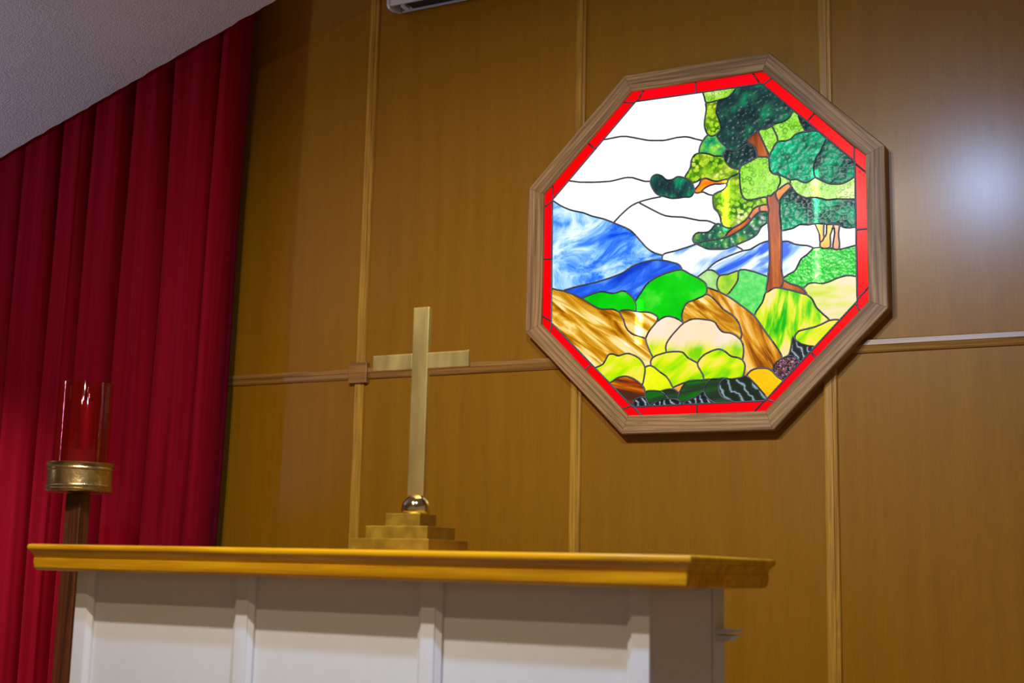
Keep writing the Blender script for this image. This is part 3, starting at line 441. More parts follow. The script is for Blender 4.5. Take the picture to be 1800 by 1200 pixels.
emerald:4098,3562 4255,3541 4353,3459 4548,3261 4590,3208 4541,3192 4509,3163 4346,2819 4213,2647 4152,2512 4110,2326 4108,2182 4119,2049 4147,1965 4147,1930 4050,1869 3908,1806 3819,1789 3782,1793 3524,1940 3448,1949 3298,1941 3101,2074 2969,2147 2874,2254 2855,2253 2833,2203 2816,2203 2707,2244 2651,2294 2609,2369 2588,2464 2572,2800 2594,2909 2610,2919 2783,3254 2846,3317 2914,3340 3013,3347 3137,3331 3312,3364 3349,3382 3495,3516 3617,3555 3760,3569 3902,3551
emslate:4579,3200 4596,3200 4630,3178 5479,2314 5480,1927 5470,1840 5381,1753 5123,1634 4955,1612 4716,1640 4622,1664 4467,1735 4149,1934 4119,2049 4108,2182 4110,2326 4152,2512 4213,2647 4346,2819 4509,3163 4541,3192
lime:2858,2256 2878,2250 2969,2147 3205,2009 3302,1938 3309,1867 3291,1821 3270,1819 3225,1837 3174,1827 3043,1756 2927,1674 2879,1680 2879,1741 2928,1813 2957,1881 2965,1979 2952,2067 2925,2135 2893,2172 2838,2202 2838,2225
ringdark:1506,2396 1526,2390 1537,2367 1543,2077 1582,1730 1610,1628 1686,1488 1729,1447 1788,1419 1954,1400 2354,1443 2407,1444 2479,1429 2492,1415 2510,1181 2392,1186 2307,1174 2244,1152 2199,1160 2081,1118 1984,1046 1949,976 1842,821 1700,689 1485,557 1357,503 1291,482 1238,493 1130,491 1030,529 915,614 866,725 846,874 803,997 756,1090 634,1224 617,1257 595,1325 575,1456 575,1638 591,1709 632,1752 762,1805 895,1842 1008,1913 1052,1973 1075,2057 1071,2088 1100,2116 1116,2153 1119,2224 1248,2304 1455,2366
ringdark:74,3293 176,3283 363,3238 472,3195 606,3126 675,3104 894,3076 961,3052 1008,2978 1024,2904 1053,2834 1097,2770 1185,2672 1243,2628 1309,2598 1450,2559 1536,2507 1538,2469 1522,2405 1455,2366 1248,2304 1109,2222 1056,2234 761,2194 665,2205 535,2248 355,2343 294,2357 181,2339 136,2346 27,2281 -28,2260 -184,2230 -220,2281 -287,2347 -459,2458 -437,2516 -287,2729 -259,2788 -236,2887 -228,3009 -164,3165 -94,3246 -17,3277
orange3:289,2355 355,2343 535,2248 665,2205 761,2194 1022,2231 1089,2230 1116,2213 1116,2153 1097,2113 1066,2086 1034,2081 843,2083 645,2105 468,2076 350,2035 240,1972 145,1871 36,1854 -26,1861 -100,1905 -93,1996 -71,2005 76,2152 129,2278 181,2338
lime:2215,2889 2485,2851 2569,2798 2583,2691 2588,2464 2609,2369 2651,2294 2694,2253 2744,2225 2880,2180 2922,2139 2959,2033 2965,1979 2957,1881 2928,1813 2879,1741 2868,1661 2792,1586 2749,1581 2679,1506 2629,1468 2521,1483 2485,1429 2407,1444 2354,1443 1961,1400 1788,1419 1709,1462 1663,1521 1610,1628 1582,1730 1543,2077 1537,2367 1520,2398 1560,2594 1585,2640 1636,2671 1956,2784 2161,2888
darkleaf:718,683 791,678 823,666 868,625 918,610 976,561 1069,510 1136,490 1238,493 1276,481 1269,452 1175,394 1107,334 1029,231 1011,177 707,130 407,131 298,121 59,74 13,55 -6,29 -52,41 -125,112 -158,184 -164,238 -135,322 -56,406 43,441 208,419 325,415 419,428 512,496 619,623 673,671
darkleaf:2246,968 2283,953 2441,943 2525,892 2533,874 2520,816 2517,572 2436,509 2337,453 2270,393 2196,255 2120,160 2009,88 1869,22 1185,-199 1079,-225 964,-234 876,-233 427,-186 313,-147 4,23 3,45 17,58 188,104 407,131 605,126 809,140 993,176 1047,171 1167,208 1417,324 1716,491 1924,669 1945,720 1998,762 2055,832 2115,886
trunk3:1826,805 1861,788 1882,753 1947,710 1924,669 1770,532 1565,403 1241,241 1072,177 1018,179 1014,200 1029,231 1107,334 1175,394 1269,452 1281,480 1424,530 1566,603 1704,692
trunk2:2194,1159 2238,1150 2224,1039 2248,971 2115,886 1965,732 1936,723 1905,735 1833,812 1949,976 1981,1042 2081,1118
trunk2:2387,1185 2503,1175 2514,1158 2548,1018 2540,913 2525,897 2441,943 2277,954 2239,986 2224,1039 2225,1098 2241,1148 2307,1174
trunk:2753,1583 2790,1574 2809,1414 2849,1319 2896,1256 2923,1182 2935,1095 2926,833 2967,414 2973,244 2983,221 2977,40 2987,-157 2971,-1106 2983,-1236 3025,-1402 3029,-1491 2975,-1661 2916,-1734 2776,-1719 2705,-1727 2635,-1756 2533,-1822 2470,-1838 2444,-1797 2444,-1726 2499,-1392 2501,-1308 2549,-940 2564,-739 2566,-524 2557,-136 2547,-94 2547,187 2517,565 2520,816 2533,874 2527,894 2547,952 2548,1018 2510,1168 2488,1427 2521,1483 2624,1467 2649,1479
orange3:3214,1836 3244,1834 3274,1815 3313,1752 3325,1702 3095,1489 2973,1354 2933,1279 2909,1259 2894,1261 2849,1319 2810,1409 2796,1475 2792,1585 2879,1675 2927,1674 3089,1784 3174,1827
emslate:-1524,2706 -1419,2681 -1299,2617 -1194,2505 -1110,2452 -1026,2442 -955,2448 -871,2467 -754,2525 -714,2530 -587,2507 -462,2457 -385,2413 -248,2312 -175,2224 -96,1991 -98,1898 -135,1864 -168,1804 -206,1763 -291,1740 -473,1759 -691,1750 -895,1758 -1008,1784 -1230,1870 -1334,1891 -1492,1984 -1553,2043 -1672,2227 -1733,2385 -1745,2481 -1696,2615 -1617,2682
red:-2690,6137 -2040,5996 -1981,5980 -1981,5966 -2003,5948 -2039,5874 -2053,5869 -2119,5750 -2133,5745 -2169,5672 -2184,5667 -2227,5580 -2264,5543 -2264,5521 -2337,5525 -2381,5474 -2804,5564 -2871,5581 -2871,5595 -2835,5676 -2835,5705 -2806,5765 -2806,5794 -2770,5875 -2770,5904 -2741,5965 -2741,5993
red:-75,6045 -61,6043 -54,6020 -26,5504 -2264,5521 -2264,5543 -2227,5580 -2213,5621 -2198,5626 -2184,5667 -2169,5672 -2133,5745 -2097,5783 -2082,5824 -2068,5829 -2053,5869 -2017,5907 -1981,5980 -1754,5982 -1681,5992 -1638,5985 -1565,5996 -1521,5989 -1449,6000 -1405,5993 -1333,6004 -1290,5997 -1217,6007 -1174,6001 -951,6016 -908,6010 -836,6020 -793,6014 -722,6024 -679,6017 -607,6028 -565,6021 -493,6032 -451,6025 -380,6035 -337,6029 -266,6039 -223,6032 -153,6043 -110,6036
red:1953,5967 2001,5960 2014,5944 2014,5930 2061,5868 2101,5786 2121,5769 2174,5664 2195,5648 2248,5543 2288,5496 2274,5485 1467,5497 1426,5496 1412,5484 1316,5498 -26,5504 -61,6043 1008,5996 1064,6002 1188,5989 1243,5995 1366,5983 1421,5988 1545,5976 1599,5981 1722,5969 1777,5974 1899,5962
red:2454,6019 2480,6015 2480,6001 2547,5916 2547,5902 2566,5885 2586,5841 2613,5816 2632,5772 2659,5747 2659,5734 2725,5648 2725,5635 2381,5448 2355,5486 2288,5489 2268,5513 2268,5527 2248,5543 2195,5648 2174,5664 2175,5678 2161,5687 2161,5701 2148,5710 2148,5723 2101,5786 2101,5799 2088,5808 2088,5822 2074,5831 2074,5845 2041,5885 2041,5898 2001,5960
red:2718,5636 2745,5625 2771,5587 2817,5552 2843,5514 2857,5512 2962,5394 3008,5360 3034,5322 3047,5320 3073,5282 3086,5280 3113,5242 3126,5240 3152,5202 3198,5168 3224,5130 3237,5128 3263,5091 3276,5089 3302,5051 3315,5049 3341,5011 3354,5009 3380,4972 3425,4938 3451,4900 3464,4898 3490,4861 3503,4859 3529,4822 3542,4820 3568,4782 3613,4749 3639,4711 3652,4709 3677,4672 3690,4670 3716,4633 3729,4631 3754,4594 3799,4560 3825,4523 3838,4521 3863,4484 3876,4482 3902,4445 3915,4443 3940,4406 3985,4373 4011,4336 4023,4334 4049,4297 4062,4295 4087,4258 4100,4256 4125,4219 4138,4217 4170,4180 4150,4162 4150,4149 4052,4069 4052,4056 3954,3976 3953,3963 3901,3917 3882,3940 3869,3941 3843,3978 3831,3980 3805,4017 3792,4019 3767,4056 3754,4058 3728,4095 3715,4096 3690,4133 3677,4135 3645,4180 3619,4184 3606,4212 3593,4214 3529,4290 3477,4324 3464,4360 3438,4377 3406,4422 3393,4424 3367,4461 3354,4463 3328,4500 3315,4502 3289,4539 3276,4541 3165,4665 3152,4667 3126,4705 3113,4707 3087,4744 3074,4746 3048,4784 3035,4786 3009,4823 2995,4825 2924,4910 2910,4912 2884,4950 2871,4952 2845,4990 2831,4992 2805,5030 2792,5032 2766,5069 2752,5071 2680,5157 2667,5159 2640,5197 2627,5199 2601,5237 2587,5239 2561,5277 2548,5279 2521,5317 2508,5319 2481,5357 2468,5359 2435,5405 2421,5407 2388,5447 2395,5459 2469,5489 2483,5508 2557,5537 2570,5556 2644,5586 2658,5604 2671,5602
red:4170,4180 4201,4142 4214,4140 4246,4096 4259,4094 4284,4057 4297,4055 4328,4011 4341,4009 4372,3965 4385,3963 4416,3919 4429,3917 4454,3881 4467,3879 4498,3835 4511,3833 4542,3789 4555,3787 4580,3751 4593,3749 4624,3705 4637,3703 4668,3659 4681,3657 4705,3621 4718,3619 4749,3576 4762,3574 4793,3530 4806,3528 4837,3485 4849,3483 4874,3447 4887,3445 4961,3356 4974,3354 4998,3318 5011,3317 5085,3228 5098,3226 5122,3190 5135,3189 5252,3055 5264,3054 5289,3018 5301,3016 5375,2928 5387,2927 5454,2846 5467,2845 5451,2352 5414,2376 5390,2412 5377,2413 5353,2449 5340,2450 5316,2486 5304,2487 5279,2523 5267,2525 5236,2567 5224,2569 5199,2605 5187,2606 5162,2642 5150,2644 5125,2679 5113,2681 5088,2717 5076,2718 5051,2754 5039,2756 5008,2799 4995,2800 4971,2836 4958,2838 4933,2874 4921,2875 4896,2911 4884,2913 4859,2949 4846,2951 4822,2987 4809,2988 4778,3032 4765,3033 4741,3069 4728,3071 4628,3183 4590,3201 4590,3214 4547,3266 4534,3268 4509,3304 4496,3306 4471,3342 4459,3344 4434,3380 4421,3382 4396,3418 4383,3420 4352,3464 4339,3465 4320,3494 4295,3504 4288,3519 4263,3529 4238,3578 4225,3580 4118,3701 4105,3703 4079,3739 4067,3741 4041,3778 4028,3780 4003,3816 3990,3818 3965,3855 3952,3857 3927,3893 3901,3910 3901,3924 3953,3963 3954,3976 4052,4056 4052,4069 4150,4149 4150,4162
red:5467,2838 5492,2828 5497,2815 5559,2781 5565,2767 5627,2733 5633,2719 5706,2677 5712,2664 5774,2630 5780,2616 5914,2528 5894,1852 5851,1883 5827,1918 5815,1920 5791,1955 5748,1986 5724,2021 5712,2022 5688,2058 5675,2059 5657,2087 5645,2089 5621,2124 5608,2125 5584,2161 5572,2162 5554,2190 5541,2192 5517,2227 5505,2229 5480,2258 5481,2316 5451,2346
red:5486,2250 5505,2229 5517,2227 5541,2192 5554,2190 5572,2162 5584,2161 5608,2125 5621,2124 5645,2089 5657,2087 5675,2059 5688,2058 5712,2022 5724,2021 5748,1986 5791,1955 5851,1883 5894,1852 5899,1826 5896,1685 5941,56 5940,11 5928,6 5498,4 5473,13 5474,63 5462,90 5475,434 5469,1044 5479,1559 5478,1804 5465,1819 5479,1869
red:5928,13 5940,11 5906,-1884 5894,-1883 5832,-1941 5831,-1953 5745,-2028 5744,-2041 5470,-2302 5461,-2151 5468,-1787 5461,-1553 5470,-1415 5472,-681 5463,-521 5473,0 5498,10
red:5894,-1883 5906,-1884 5911,-1922 5962,-2382 5807,-2533 5807,-2545 5745,-2597 5745,-2610 5683,-2662 5682,-2674 5621,-2726 5620,-2738 5558,-2790 5546,-2777 5518,-2675 5506,-2662 5506,-2643 5494,-2630 5495,-2611 5483,-2598 5466,-2528 5454,-2514 5454,-2496 5419,-2412 5463,-2377 5470,-2302 5564,-2221 5564,-2209 5651,-2134 5651,-2121 5744,-2041 5745,-2028 5831,-1953 5832,-1941
red:5413,-2417 5425,-2418 5431,-2431 5431,-2450 5443,-2463 5442,-2482 5454,-2496 5454,-2514 5466,-2528 5471,-2566 5518,-2675 5546,-2777 5558,-2784 5558,-2803 5496,-2855 5496,-2867 5309,-3049 5309,-3061 5127,-3237 5127,-3249 5065,-3302 5065,-3314 5002,-3367 5002,-3379 4820,-3556 4820,-3568 4757,-3621 4757,-3634 4694,-3686 4694,-3699 4511,-3876 4511,-3889 4448,-3942 4448,-3954 4385,-4007 4385,-4020 4321,-4073 4321,-4085 4201,-4198 4201,-4210 4150,-4258 4138,-4257 4101,-4205 4101,-4193 4083,-4179 4083,-4167 4064,-4153 4065,-4141 4046,-4127 4046,-4115 4028,-4101 4028,-4088 4009,-4075 4009,-4062 3991,-4049 3991,-4036 3972,-4023 3972,-4010 3954,-3997 3954,-3984 3917,-3938 4013,-3849 4013,-3836 4051,-3807 4051,-3794 4070,-3789 4089,-3771 4089,-3759 4171,-3688 4172,-3675 4248,-3610 4248,-3598 4324,-3533 4324,-3521 4400,-3456 4400,-3443 4476,-3379 4476,-3366 4552,-3302 4552,-3289 4634,-3219 4634,-3206 4710,-3142 4710,-3129 4785,-3065 4785,-3053 4861,-2988 4874,-2958 4886,-2959 4936,-2912 4937,-2899 5012,-2835 5012,-2823 5093,-2753 5094,-2740 5169,-2676 5169,-2664 5394,-2447 5394,-2435
red:3911,-3944 3936,-3958 3935,-3970 3954,-3984 3954,-3997 3972,-4010 3972,-4023 3991,-4036 3991,-4049 4009,-4062 4009,-4075 4028,-4088 4028,-4101 4101,-4193 4113,-4225 4144,-4257 4138,-4276 3973,-4437 3972,-4449 3864,-4551 3864,-4563 3756,-4665 3756,-4677 3647,-4779 3647,-4792 3590,-4839 3590,-4852 3481,-4954 3481,-4966 3372,-5068 3372,-5081 3315,-5129 3314,-5141 3205,-5243 3205,-5256 3096,-5358 3096,-5371 2987,-5474 2987,-5486 2929,-5534 2929,-5547 2877,-5589 2877,-5601 2851,-5607 2417,-5471 2443,-5428 2527,-5355 2527,-5343 2689,-5191 2690,-5179 2767,-5112 2767,-5100 2845,-5034 2845,-5021 2922,-4955 2922,-4942 3000,-4876 3000,-4864 3161,-4713 3161,-4700 3238,-4635 3238,-4622 3315,-4556 3315,-4544 3392,-4478 3393,-4465 3469,-4400 3470,-4387 3546,-4322 3546,-4309 3630,-4238 3630,-4225 3706,-4160 3706,-4147 3783,-4082 3783,-4069 3860,-4004 3860,-3992
red:2404,-5471 2481,-5486 2545,-5514 2596,-5522 2615,-5535 2667,-5544 2686,-5557 2864,-5607 2813,-5662 2812,-5675 2780,-5699 2780,-5711 2754,-5729 2754,-5742 2722,-5766 2722,-5778 2696,-5796 2696,-5809 2638,-5863 2638,-5876 2573,-5937 2547,-5980 2515,-6004 2515,-6017 1967,-5911 1987,-5874 2032,-5837 2032,-5824 2078,-5788 2078,-5775 2124,-5739 2124,-5726 2170,-5690 2170,-5677 2313,-5537 2326,-5506 2371,-5508
red:2300,-5505 2326,-5506 2313,-5537 2170,-5677 2170,-5690 2124,-5726 2124,-5739 2078,-5775 2078,-5788 2032,-5824 2032,-5837 1987,-5874 1987,-5886 1947,-5910 1162,-5961 983,-5981 917,-5979 737,-5999 671,-5997 54,-6049 -7,-6041 -7,-5530 491,-5529 572,-5525 585,-5513 772,-5526 1197,-5522 1230,-5517 1256,-5499 1348,-5515 1473,-5519
red:-82,-5528 -7,-5530 -7,-6054 -1873,-6043 -1873,-6030 -1908,-6003 -1908,-5990 -1950,-5956 -1951,-5942 -1993,-5908 -1993,-5895 -2036,-5861 -2036,-5848 -2078,-5813 -2078,-5800 -2114,-5773 -2114,-5759 -2156,-5725 -2157,-5712 -2199,-5677 -2199,-5664 -2292,-5569 -2292,-5555 -2278,-5549 -1834,-5551 -1750,-5548 -1722,-5535 -1533,-5549 -805,-5535 -510,-5539 -483,-5527 -367,-5537
red:-2406,-5512 -2392,-5512 -2356,-5553 -2292,-5555 -2285,-5582 -2242,-5617 -2242,-5630 -2114,-5759 -2114,-5773 -1993,-5895 -1993,-5908 -1951,-5942 -1950,-5956 -1908,-5990 -1908,-6003 -1873,-6030 -1873,-6043 -2579,-6049 -2579,-6029 -2731,-5759 -2731,-5739 -2790,-5631
red:-3956,-3969 -3393,-4517 -3393,-4530 -3246,-4671 -3224,-4679 -3224,-4693 -3180,-4728 -3180,-4741 -2976,-4931 -2976,-4944 -2399,-5505 -2406,-5518 -2527,-5547 -2541,-5560 -2718,-5607 -2733,-5620 -2797,-5631 -4276,-4267 -4232,-4228 -4232,-4215
red:-5517,-2421 -5331,-2593 -5331,-2607 -5115,-2808 -5115,-2821 -4893,-3028 -4892,-3042 -4679,-3240 -4679,-3254 -4459,-3459 -4459,-3472 -4241,-3676 -4240,-3689 -3956,-3963 -3956,-3976 -4232,-4215 -4232,-4228 -4269,-4261 -4284,-4260 -4479,-4073 -4479,-4060 -4714,-3843 -4714,-3829 -4942,-3618 -4943,-3604 -5636,-2936 -5602,-2764 -5587,-2737 -5581,-2668 -5566,-2641 -5560,-2572 -5545,-2545 -5539,-2476
red:-6069,-2035 -6015,-2053 -5968,-2091 -5921,-2108 -5913,-2123 -5851,-2148 -5804,-2186 -5758,-2203 -5750,-2218 -5688,-2243 -5642,-2281 -5557,-2321 -5556,-2384 -5517,-2414 -5517,-2428 -5539,-2476 -5629,-2923 -5644,-2922 -5738,-2833 -5738,-2819 -5831,-2737 -5832,-2723 -6114,-2446
red:-6137,30 -5579,-18 -5558,-1122 -5571,-1241 -5557,-2321 -5642,-2281 -5688,-2243 -5750,-2218 -5758,-2203 -5804,-2186 -5851,-2148 -5913,-2123 -5921,-2108 -5968,-2091 -6015,-2053 -6061,-2036
red:-5622,2158 -5599,2156 -5579,-18 -6137,30 -6099,1892 -6052,1901 -6037,1921 -5998,1932 -5983,1952 -5967,1950 -5868,2019 -5852,2017 -5814,2049 -5775,2060 -5760,2080 -5691,2108
red:-5629,2910 -5613,2908 -5605,2871 -5580,2413 -5562,2274 -5562,2253 -5600,2228 -5600,2199 -5584,2176 -5599,2156 -5645,2146 -5660,2126 -5676,2128 -5775,2060 -5791,2061 -5829,2029 -5868,2019 -5883,1999 -5952,1970 -6052,1901 -6099,1892 -6123,2662
red:-4292,4285 -4277,4283 -4246,4243 -4230,4241 -4199,4201 -4184,4199 -4153,4159 -4138,4157 -4107,4117 -4092,4115 -4061,4075 -4046,4073 -4015,4033 -4000,4031 -3901,3933 -3945,3902 -3945,3888 -3983,3864 -3982,3850 -4027,3819 -4027,3805 -4065,3781 -4064,3767 -4109,3736 -4109,3722 -4147,3698 -4147,3684 -4192,3653 -4191,3639 -4229,3615 -4229,3600 -4274,3570 -4274,3556 -4311,3532 -4311,3517 -4356,3487 -4356,3472 -4393,3448 -4393,3434 -4438,3403 -4438,3389 -4476,3365 -4476,3351 -4521,3320 -4521,3306 -4558,3281 -4558,3267 -4603,3237 -4603,3222 -4641,3198 -4641,3184 -4686,3153 -4686,3139 -4724,3114 -4723,3100 -4769,3069 -4768,3055 -4806,3031 -4806,3016 -4934,2902 -4934,2873 -4972,2863 -4972,2848 -5017,2818 -5017,2803 -5100,2734 -5100,2719 -5138,2695 -5138,2680 -5183,2650 -5183,2635 -5221,2611 -5221,2596 -5267,2565 -5266,2551 -5304,2527 -5304,2512 -5350,2481 -5350,2467 -5388,2442 -5387,2428 -5433,2397 -5433,2382 -5471,2358 -5471,2343 -5562,2267 -5580,2413 -5605,2871 -5621,2916 -5606,2914 -5606,2929 -5492,3031 -5462,3079 -5423,3103 -5424,3117 -5309,3220 -5279,3267 -5166,3369 -5136,3416 -5097,3440 -5098,3455 -4984,3556 -4954,3603 -4841,3705 -4811,3752 -4773,3776 -4773,3790 -4660,3892 -4630,3939 -4592,3963 -4592,3977 -4554,4001 -4555,4016 -4517,4040 -4517,4054 -4487,4072 -4487,4087 -4449,4111 -4450,4125 -4412,4149 -4412,4164 -4374,4188 -4374,4202 -4344,4220 -4344,4234 -4307,4258
red:-2878,5582 -2448,5491 -2396,5476 -2396,5455 -2440,5425 -2440,5411 -2476,5388 -2476,5373 -2520,5344 -2520,5329 -2601,5262 -2601,5248 -2637,5225 -2637,5210 -2681,5181 -2681,5166 -2718,5143 -2718,5129 -2762,5099 -2762,5085 -2799,5061 -2799,5047 -2843,5017 -2843,5003 -2880,4979 -2880,4965 -2924,4935 -2924,4921 -2961,4897 -2961,4883 -3005,4853 -3005,4839 -3042,4815 -3042,4801 -3086,4771 -3086,4757 -3123,4733 -3123,4719 -3167,4689 -3167,4675 -3204,4651 -3204,4637 -3248,4607 -3248,4593 -3285,4569 -3285,4555 -3330,4525 -3329,4511 -3366,4487 -3366,4472 -3411,4443 -3411,4428 -3455,4398 -3455,4384 -3492,4360 -3492,4346 -3537,4316 -3559,4269 -3618,4233 -3618,4219 -3700,4151 -3700,4136 -3782,4068 -3782,4054 -3864,3985 -3863,3971 -3901,3940 -3923,3950 -3954,3990 -3969,3992 -4000,4031 -4015,4033 -4046,4073 -4061,4075 -4092,4115 -4107,4117 -4138,4157 -4153,4159 -4184,4199 -4199,4201 -4230,4241 -4246,4243 -4284,4291 -4074,4473 -4075,4487 -3985,4555 -3985,4569 -3902,4630 -3903,4645 -3820,4706 -3820,4720 -3731,4787 -3731,4802 -3649,4863 -3649,4877 -3559,4944 -3560,4959 -3478,5019 -3478,5034 -3389,5100 -3389,5115 -3307,5175 -3307,5190 -3218,5256 -3218,5271 -3137,5331 -3137,5346 -3055,5406 -3055,5420 -2967,5487 -2967,5501 -2885,5561"""
lead = MB(); GY = -0.035
def came(pts, w, h):
    n = len(pts); rings = []
    for i in range(n):
        p = Vector(pts[i]); a = (p-Vector(pts[i-1])); b = (Vector(pts[(i+1) % n])-p)
        a = a.normalized() if a.length > 1e-6 else b.normalized(); b = b.normalized() if b.length > 1e-6 else a
        nn = Vector((-(a.y+b.y), a.x+b.x)); nn = nn.normalized() if nn.length > 1e-4 else Vector((-a.y, a.x))
        c = max(0.5, abs(nn.dot(Vector((-a.y, a.x))))); k = 1/c
        rings.append([(p.x+nn.x*o*k, GY-d, p.y+nn.y*o*k) for o, d in ((-w, -0.0005), (-w*0.72, h*0.8), (0, h), (w*0.72, h*0.8), (w, -0.0005))])
    v = [q for r in rings for q in r]; f = []
    for i in range(n):
        j = (i+1) % n
        for q in range(4): f.append((i*5+q, j*5+q, j*5+q+1, i*5+q+1))
    lead.add(v, f)
for line in PANES.strip().split('\n'):
    cat, s = line.split(':')
    pts = [tuple(int(q)/1e4 for q in a.split(',')) for a in s.split()]
    cl = [pts[0]]
    for q in pts[1:]:
        if (q[0]-cl[-1][0])**2+(q[1]-cl[-1][1])**2 > 0.0004**2: cl.append(q)
    if (cl[0][0]-cl[-1][0])**2+(cl[0][1]-cl[-1][1])**2 < 0.0004**2: cl.pop()
    pts = cl; n = len(pts)
    v = [(x, GY, z) for x, z in pts]+[(x, GY+0.003, z) for x, z in pts]
    f = [tuple(range(n)), tuple(range(n, 2*n))[::-1]]+[(i, (i+1) % n, n+(i+1) % n, n+i) for i in range(n)]
    obj('glass_pane', v, f, G[cat], win)
    came(pts, 0.0030, 0.0022)
lead.build('lead_came', M['lead'], win, smooth=60)

# ------------------------------------------------------------------ curtain
def curtain():
    xs = [-4.05, -3.86, -3.66, -3.45, -3.26, -3.05, -2.83, -2.65, -2.455, -2.25, -2.04]
    z0, z1 = 0.02, 3.55; nz = 26; cols = []
    rnd = random.Random(11)
    ctl = []
    gw = [rnd.uniform(0.009, 0.016) for _ in xs]; gw[6] = 0.022; gw[8] = 0.019; gw[10] = 0.013
    for i in range(len(xs)-1):                # broad pleats parted by narrow deep grooves
        w_ = xs[i+1]-xs[i]; a, b = xs[i]+gw[i], xs[i+1]-gw[i+1]; f0 = rnd.uniform(-0.105, -0.075); f1 = f0+rnd.uniform(-0.004, 0.030)
        ctl += [(xs[i], 0.065), (a-0.002, 0.02), (a, -0.035), (a+0.008, f0+0.018), (a+0.024, f0), (a+0.22*w_, f0-0.014), (a+0.42*w_, f0+0.35*(f1-f0)+0.006),
                (a+0.62*w_, f0+0.65*(f1-f0)-0.010), (b-0.026, f1), (b-0.008, f1+0.020), (b, -0.030), (b+0.002, 0.02)]
    for i in range(len(ctl)-1):
        p0 = Vector(ctl[max(i-1, 0)]); p1 = Vector(ctl[i]); p2 = Vector(ctl[i+1]); p3 = Vector(ctl[min(i+2, len(ctl)-1)])
        for k in range(3):
            t = k/3; q = 0.5*((2*p1)+(p2-p0)*t+(2*p0-5*p1+4*p2-p3)*t*t+(3*p1-p0-3*p2+p3)*t**3)
            cols.append((q.x, q.y, 1))
    cols += [(-2.046, 0.01, 1), (-2.020, -0.045, 1), (-2.003, -0.060, 1), (-1.987, -0.052, 1), (-1.978, -0.01, 1), (-1.98, 0.10, 1)]
    v = []; nc = len(cols)
    for j in range(nz+1):
        t = j/nz; z = z0+(z1-z0)*t
        for i, (x, y, _) in enumerate(cols):
            am = 1.12-0.34*t
            sway = 0.009*math.sin(z*1.1+x*6.0)+0.003*math.sin(z*3.3+x*11.0)
            pull = (t-0.46)*0.12 if x > -2.25 else 0.0
            v.append((x+sway+pull*max(0, (x+2.25)/0.27), -0.20+y*am, z))
    f = [(j*nc+i, j*nc+i+1, (j+1)*nc+i+1, (j+1)*nc+i) for j in range(nz) for i in range(nc-1)]
    o = obj('curtain', v, f, M['velvet'], smooth=80)
    md = o.modifiers.new('thick', 'SOLIDIFY'); md.thickness = 0.004; md.offset = 1
    o['label'] = 'tall pleated dark red velvet curtain hanging at the left beside the panelled wall'; o['category'] = 'curtain'
curtain()

# ------------------------------------------------------------------ white housing high on the wall
HZ = 1.078+ZO
h = thing('screen_housing', 'long white metal housing mounted high on the panelled wall, at the top edge', 'housing', (0, 0, HZ))
hp = [(-0.106, 0.004), (-0.102, 0.0), (-0.094, 0.0), (-0.094, 0.030), (-0.0165, 0.030), (-0.0165, 0.004), (-0.0135, 0.004), (-0.0135, 0.115), (-0.106, 0.115)]
MB().extrude(hp, -1.262, 0.85, lambda u, v, a: (a, u, v)).build('case', M['housing'], h)
MB().box(-1.260, 0.848, -0.0935, -0.0170, 0.0275, 0.0295).build('slot_shade_lining', M['black'], h)  # dark slot, widened so its black also carries the underside's shade
MB().box(-1.20, 0.80, -0.080, -0.030, 0.004, 0.0270, 0.004).build('screen_roll', M['black'], h)
cp = [(-0.110, 0.004), (-0.100, -0.010), (-0.070, -0.011), (-0.0135, 0.003), (-0.0135, 0.119), (-0.110, 0.119)]
for a0 in (-1.273, 0.8505): MB().extrude(cp, a0, a0+0.0105, lambda u, v, a: (a, u, v)).build('end_cap', M['housing'], h)
MB().box(-1.232, -1.210, -0.075, -0.035, 0.001, 0.0270, 0.002).build('roller_bracket', M['housing'], h)

# ------------------------------------------------------------------ altar
AZ = 1.0
al = thing('altar', 'white panelled altar table with a moulded honey oak top', 'altar', (-0.2865, -1.51, 0))
ax, ay = -0.2865, -1.51
def ring(prof, x0, x1, y0, y1):               # mitred moulding swept round a rectangle; prof = (inset, z)
    v = []; f = []; n = len(prof)
    for d, z in prof: v += [(x0+d-ax, y0+d-ay, z), (x1-d-ax, y0+d-ay, z), (x1-d-ax, y1-d-ay, z), (x0+d-ax, y1-d-ay, z)]
    for k in range(n-1):
        for q in range(4): f.append((k*4+q, k*4+(q+1) % 4, k*4+4+(q+1) % 4, k*4+4+q))
    f += [(0, 1, 2, 3), (n*4-4, n*4-3, n*4-2, n*4-1)]
    return v, f
NX0, NX1, NY0, NY1 = -1.186, 0.621, -1.80, -1.225
v, f = ring([(0.007, AZ), (0.003, AZ-0.001), (0.0008, AZ-0.0035), (0.0, AZ-0.008), (0.0008, AZ-0.0125), (0.0030, AZ-0.016), (0.006, AZ-0.0175)], NX0, NX1, NY0, NY1)
obj('tabletop', v, f, M['mensa'], al, smooth=50)
v, f = ring([(0.006, AZ-0.0177), (0.0085, AZ-0.021), (0.0110, AZ-0.0255), (0.0130, AZ-0.0305), (0.0145, AZ-0.0360), (0.0130, AZ-0.0370), (0.0135, AZ-0.048), (0.0150, AZ-0.058), (0.018, AZ-0.0645), (0.023, AZ-0.067)], NX0, NX1, NY0, NY1)
obj('cornice_moulding', v, f, M['mensa'], al, smooth=40)
PX0, PX1, PY0, PY1 = -1.078, 0.505, -1.705, -1.345; UZ = AZ-0.0672
MB().box(PX0-ax+0.012, PX1-ax-0.004, PY0-ay+0.012, PY1-ay, 0.0, UZ).build('body', M['white'], al)
bars = [-1.057, -0.540, -0.021, 0.483]
